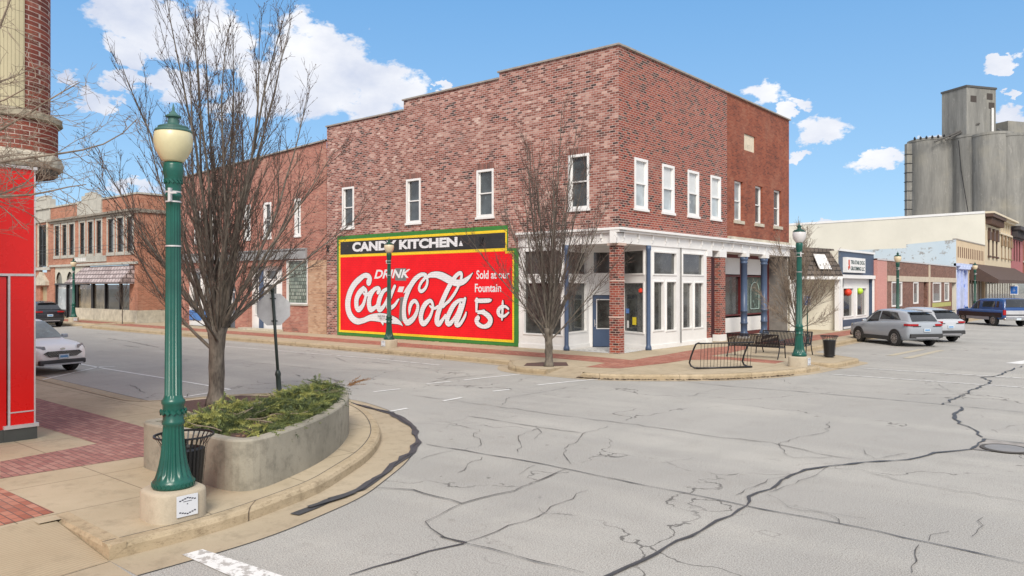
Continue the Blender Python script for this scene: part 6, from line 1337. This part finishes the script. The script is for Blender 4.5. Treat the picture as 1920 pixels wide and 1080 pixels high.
def make_car(name, label, group, pm, body, gh, wb, wr, W, side_win, front_g, rear_g, cladding=True, glassm=None, arch=.09, low=None, lowm=None):
    T = thing(name, (0, 0, 0), label, 'pickup truck' if 'pickup' in name else 'car', group)
    xs = [body[0][0]+(body[-1][0]-body[0][0])*i/48 for i in range(49)]
    m = MB(); K = None
    for x in xs:
        zb, zt, w = cr(body, x); dome = .035
        half = [(0, zb), (w*.86, zb), (w*.965, zb+.07), (w*.992, zb+(zt-zb)*.28), (w, zb+(zt-zb)*.52), (w*.985, zb+(zt-zb)*.78), (w*.945, zt-.035), (w*.90, zt), (w*.55, zt+dome*.8), (0, zt+dome)]
        ring = half+[(-y, z) for y, z in half[-2:0:-1]]; K = len(ring); m.v += [(x, y, z) for y, z in ring]
    for i in range(len(xs)-1):
        for k in range(K): j = (k+1) % K; m.f.append((i*K+k, (i+1)*K+k, (i+1)*K+j, i*K+j))
    m.f.append(tuple(range(K))); m.f.append(tuple((len(xs)-1)*K+k for k in reversed(range(K)))); bd = m.build('body', pm, T, True)
    def gp(x, y_, t):          # greenhouse surface: y_ in -1..1 across, t 0..1 up the side
        zt, wbt, wtp = cr(gh, x); belt = cr(body, max(min(x, body[-1][0]), body[0][0]))[1]-.02
        return zt, wbt, wtp, belt
    xg = [gh[0][0]+(gh[-1][0]-gh[0][0])*i/36 for i in range(37)]; m = MB()
    for x in xg:
        zt, wbt, wtp, belt = gp(x, 0, 0); zt = max(zt, belt+.005)
        half = [(wbt, belt-.03), (wbt*.5+wtp*.5+.012, (belt+zt-.05)/2), (wtp, max(zt-.07, belt)), (wtp-.06, max(zt-.02, belt)), (wtp*.55, zt), (0, zt+.01)]
        ring = half+[(-y, z) for y, z in half[-2::-1]]; K = len(ring); m.v += [(x, y, z) for y, z in ring]
    for i in range(len(xg)-1):
        for k in range(K-1): m.f.append((i*K+k, (i+1)*K+k, (i+1)*K+k+1, i*K+k+1))
    m.build('roof', pm, T, True)
    def sidept(x, t, s_, o_=.014):
        zt, wbt, wtp, belt = gp(x, 0, 0); za, zb_ = belt-.03, max(zt-.07, belt); z = za+(zb_-za)*t; y = wbt+(wtp-wbt)*t+(.012*4*t*(1-t)); return (x, s_*(y+o_), z)
    for (x0, x1, t0, t1, sk0, sk1) in side_win:
        for s_ in (-1, 1):
            m = MB(); n = 8; g_ = []
            for i in range(n+1):
                for j in range(4):
                    t = t0+(t1-t0)*j/3; xa_ = x0+sk0*j/3; xb_ = x1+sk1*j/3; g_.append(sidept(xa_+(xb_-xa_)*i/n, t, s_))
            m.v = g_
            for i in range(n):
                for j in range(3): m.f.append((i*4+j, (i+1)*4+j, (i+1)*4+j+1, i*4+j+1))
            m.build('side_window', glassm or car_glass, T, True)
    def band(x0, x1, k, nm, mat, o_=.014, sgn=1):
        m = MB(); n = 8
        for i in range(n+1):
            x = x0+(x1-x0)*i/n; zt, wbt, wtp, belt = gp(x, 0, 0); wd = (wbt+(wtp-wbt)*max(0, min(1, (zt-belt)/.5)))*k
            for j in range(7): y = -wd+2*wd*j/6; m.v.append((x+sgn*o_, y, zt+.004+.008*(1-(j-3)**2/9)+o_*.4))
        for i in range(n):
            for j in range(6): m.f.append((i*7+j, (i+1)*7+j, (i+1)*7+j+1, i*7+j+1))
        return m.build(nm, mat, T, True)
    band(*front_g, 'windscreen', car_glass_pale, .014, 1); band(*rear_g, 'rear_window', car_glass, .014, -1)
    for x in (wb/2, -wb/2):
        for s_ in (-1, 1):
            hw = cr(body, x)[2]; a = MB(); n = 20; r1, r2 = wr+arch, wr+.035
            for i in range(n+1):
                an = math.pi*(-.12+1.24*i/n)
                for r_ in (r1, r2): a.v.append((x+r_*math.cos(an), s_*(hw+.012), wr+r_*math.sin(an)))
            for i in range(n): a.f.append((i*2, (i+1)*2, (i+1)*2+1, i*2+1))
            if cladding: a.build('wheel_arch', clad, T)
            a = MB(); an = [math.pi*(-.12+1.24*i/n) for i in range(n+1)]; a.face([(x+(wr+.04)*math.cos(q), s_*(hw+.006), max(.2, wr+(wr+.04)*math.sin(q))) for q in an]); a.build('arch_shade_disc', dark_in, T)  # flat dark disc on the body side; its colour stands for wheel-arch shade
            wheel(T, x, s_*(hw-.085), wr)
    if cladding:
        for s_ in (-1, 1):
            hw = cr(body, 0)[2]; m = MB().box(-wb/2+wr+.02, wb/2-wr-.02, s_*hw-.03*(s_ < 0)-.0, s_*hw+.03*(s_ > 0)+.0, .24, .40) if False else MB()
            m.v += [(-wb/2+wr, s_*(hw+.012), .25), (wb/2-wr, s_*(hw+.012), .25), (wb/2-wr, s_*(hw+.010), .43), (-wb/2+wr, s_*(hw+.010), .43)]; m.f.append((0, 1, 2, 3)); m.build('sill_cladding', clad, T)
    for s_ in (-1, 1): MB().obox((wb/2-.62, s_*(W/2+.10), cr(body, .75)[1]+.08), (.14, .20, .13), 0).build('mirror', pm, T, bevel=.04)
    return T, bd
# compact SUV, front = +x
suv_body = [(-2.28, .60, .98, .74), (-2.22, .42, 1.06, .85), (-2.0, .30, 1.13, .90), (-1.4, .26, 1.12, .925), (0, .25, 1.06, .93), (.9, .25, 1.01, .93), (1.25, .25, 1.00, .925), (1.75, .28, .94, .90), (2.08, .30, .86, .85), (2.24, .36, .76, .76), (2.30, .42, .66, .62)]
suv_gh = [(-2.20, 1.10, .76, .70), (-2.02, 1.30, .76, .64), (-1.80, 1.50, .77, .58), (-1.5, 1.58, .79, .59), (-.8, 1.65, .82, .62), (0, 1.665, .83, .62), (.35, 1.60, .83, .62), (.75, 1.36, .82, .70), (1.2, 1.03, .80, .78)]
def suv(label, paint_m, group, plate=True):
    T, bd = make_car('parked_suv', label, group, paint_m, suv_body, suv_gh, 2.70, .35, 1.86, [(-.05, .92, .16, .95, .02, -.42), (-1.55, -.12, .30, .95, .38, .0)], (.38, 1.14, .88), (-2.16, -1.84, .84))
    m = MB().box(-2.32, -2.15, -.80, .80, .42, .60); m.build('rear_bumper', clad, T, bevel=.03); MB().box(-2.335, -2.31, -.55, .55, .40, .45).build('bumper_trim', plain('silver_trim', (.4, .4, .42), .4, .6), T)
    MB().box(-1.93, -1.70, -.54, .54, 1.535, 1.565).build('spoiler', black_m, T, bevel=.02)
    for s_ in (-1, 1):
        m = MB(); q_ = [(-2.30, .42), (-2.31, .74), (-2.20, .87), (-1.98, .925), (-1.98, .80), (-2.2, .42)]; m.prism([(a, s_*b) for a, b in q_], .955, 1.045); m.build('tail_lamp', lampred, T)
        m = MB(); m.prism([(-2.315, s_*.30), (-2.315, s_*.70), (-2.30, s_*.70), (-2.30, s_*.30)], .93, .955); m.build('lamp_trim', black_m, T)
        m = MB(); m.v += [(2.22, s_*.50, .78), (2.17, s_*.50, .87), (2.0, s_*.80, .90), (2.08, s_*.83, .76), (1.78, s_*.905, .90), (1.80, s_*.915, .82)]; m.v = [(x+.035, y*1.01, z+.01) for x, y, z in m.v]; m.f += [(0, 1, 2, 3), (3, 2, 4, 5)]; m.build('headlamp', headl, T)
    g = MB(); gv = [(2.325, -.62, .66), (2.345, -.50, .73), (2.345, .50, .73), (2.325, .62, .66), (2.34, .42, .55), (2.34, -.42, .55)]; g.face(gv); gr = g.build('grille', black_m, T)
    m = MB()
    for r_ in range(4):
        for k in range(15):
            y = -.56+k*.08+(r_ % 2)*.04; z = .585+r_*.038
            if abs(y) < .60-abs(z-.655)*2.2: m.obox((2.352, y, z), (.006, .045, .012), 0)
    m.build('grille_mesh', chrome, gr)
    MB().lathe([(.001, 0), (.001, 0)], 0, 0, 4) if False else None
    b = MB(); 
    for k in range(16): a0, a1 = 2*math.pi*k/16, 2*math.pi*(k+1)/16; b.face([(2.30, 0, .79), (2.30, .085*math.cos(a0), .79+.035*math.sin(a0)), (2.30, .085*math.cos(a1), .79+.035*math.sin(a1))])
    b.build('badge', chrome, T); MB().box(2.22, 2.345, -.74, .74, .30, .46).build('front_bumper', clad, T, bevel=.04); MB().box(2.34, 2.37, -.62, .62, .30, .345).build('skid_trim', plain('silver_trim', (.4, .4, .42), .4, .6), T)
    MB().box(2.35, 2.37, -.16, .16, .49, .63).build('number_plate', plate_m, T); MB().box(2.371, 2.375, -.12, .12, .53, .59).build('plate_digits', plate_b, T)
    MB().box(-2.33, -2.29, -.16, .16, .70, .84).build('number_plate', plate_m, T); MB().box(-2.335, -2.331, -.12, .12, .74, .80).build('plate_digits', plate_b, T)
    return T
silver = car_paint('silver_blue_paint', (.34, .375, .42)); whitep = plain('white_car_enamel', (.90, .89, .87), .35, var=.01); darkp = car_paint('black_car_paint', (.018, .019, .026)); bluep_ = car_paint('deep_blue_paint', (.018, .07, .23)); nearblack = car_paint('near_black_paint', (.012, .013, .02))
def put(T, x, y, head): T.location = (x, y, 0); T.rotation_euler = (0, 0, head)
def place_by(T, wx, wy, az, wbx, wby):    # put wheel contact (wbx, wby) of the car at world (wx, wy); az = heading angle of +x
    c, s_ = math.cos(az), math.sin(az); put(T, wx-(wbx*c-wby*s_), wy-(wbx*s_+wby*c), az)
GSUV = 'SUVs parked along the kerbs'
hd_ = math.atan2(.647, -.763)
s1 = suv('silver SUV parked nose-in at an angle, nearest the black bin', silver, GSUV); place_by(s1, -9.28, 38.4, hd_, -1.35, .84)
s2 = copy_tree(s1); s2['label'] = 'pale silver-white SUV parked just behind the first silver SUV'; s2.location = (s1.location.x+.25, s1.location.y+3.75, 0)
for nm in ('body', 'roof'): paint(child(s2, nm), car_paint('pale_silver_white_paint', (.48, .505, .54)))
s3 = copy_tree(s1); s3['label'] = 'white SUV facing the camera, partly hidden by the red panelled pier'; place_by(s3, -27.35, 10.1, R(12), 1.35, .84)
s4 = copy_tree(s1); s4['label'] = 'black SUV parked along the far kerb in front of the arched shop windows'; place_by(s4, -57.3, 20.35, math.pi, -1.35, -.84); s4.scale = (1.08, 1.06, 1.04)
for nm in ('body', 'roof', 'mirror'):
    paint(child(s3, nm), whitep); paint(child(s4, nm), darkp)
tk_body = [(-2.72, .58, 1.08, .93), (-2.66, .50, 1.10, .97), (-1.5, .42, 1.12, 1.0), (0, .40, 1.12, 1.0), (1.0, .42, 1.12, 1.0), (1.3, .45, 1.12, .985), (2.2, .50, 1.09, .97), (2.60, .52, 1.04, .93), (2.68, .56, .98, .88)]
tk_gh = [(-2.70, 1.12, .90, .84), (-2.62, 1.72, .90, .80), (-2.4, 1.88, .90, .78), (-1.2, 1.90, .90, .78), (-.1, 1.86, .88, .76), (.25, 1.82, .86, .74), (.6, 1.62, .86, .78), (1.15, 1.14, .86, .84)]
TK, bd = make_car('parked_pickup', 'blue and black pickup with a matching bed cap, parked nose-in at the right', None, bluep_, tk_body, tk_gh, 3.45, .38, 2.0, [(.02, .82, .14, .92, .0, -.35), (-1.75, -.35, .30, .82, .03, -.02), (-2.15, -1.88, .30, .82, .0, .0)], (.32, 1.08, .86), (-2.68, -2.55, .86), cladding=False)
for s_ in (-1, 1):
    m = MB(); m.v += [(-2.60, s_*1.012, .60), (2.2, s_*1.012, .60), (2.2, s_*1.006, .93), (-2.60, s_*1.006, .93)]; m.f.append((0, 1, 2, 3)); m.build('lower_body_band', nearblack, TK)
    m = MB(); m.v += [(-1.3, s_*1.012, .42), (1.3, s_*1.012, .42), (1.3, s_*1.012, .62), (-1.3, s_*1.012, .62)]; m.f.append((0, 1, 2, 3)); m.build('lower_body_trim', plain('grey_trim', (.25, .25, .28), .4), TK)
    MB().box(-2.76, -2.68, s_*.86-.09, s_*.86+.09, .78, 1.12).build('tail_lamp', lampred, TK); MB().box(2.64, 2.70, s_*.68-.2, s_*.68+.2, .78, .98).build('headlamp', headl, TK)
MB().box(-2.75, -2.70, -.76, .76, .62, 1.08).build('tailgate', plain('silver_tailgate', (.55, .56, .58), .35, .3), TK); MB().box(-2.757, -2.751, -.76, .76, .74, .82).build('tailgate_stripe', nearblack, TK)
MB().box(-2.90, -2.74, -.95, .95, .42, .60).build('rear_bumper', chrome, TK, bevel=.03); MB().box(-2.915, -2.90, -.16, .16, .45, .59).build('number_plate', plate_m, TK); MB().box(2.66, 2.80, -.92, .92, .44, .64).build('front_bumper', chrome, TK, bevel=.03); MB().box(2.66, 2.71, -.46, .46, .68, 1.0).build('grille', chrome, TK)
ht = math.atan2(.755, -.656); place_by(TK, -8.75, 61.9, ht, -1.72, .9)
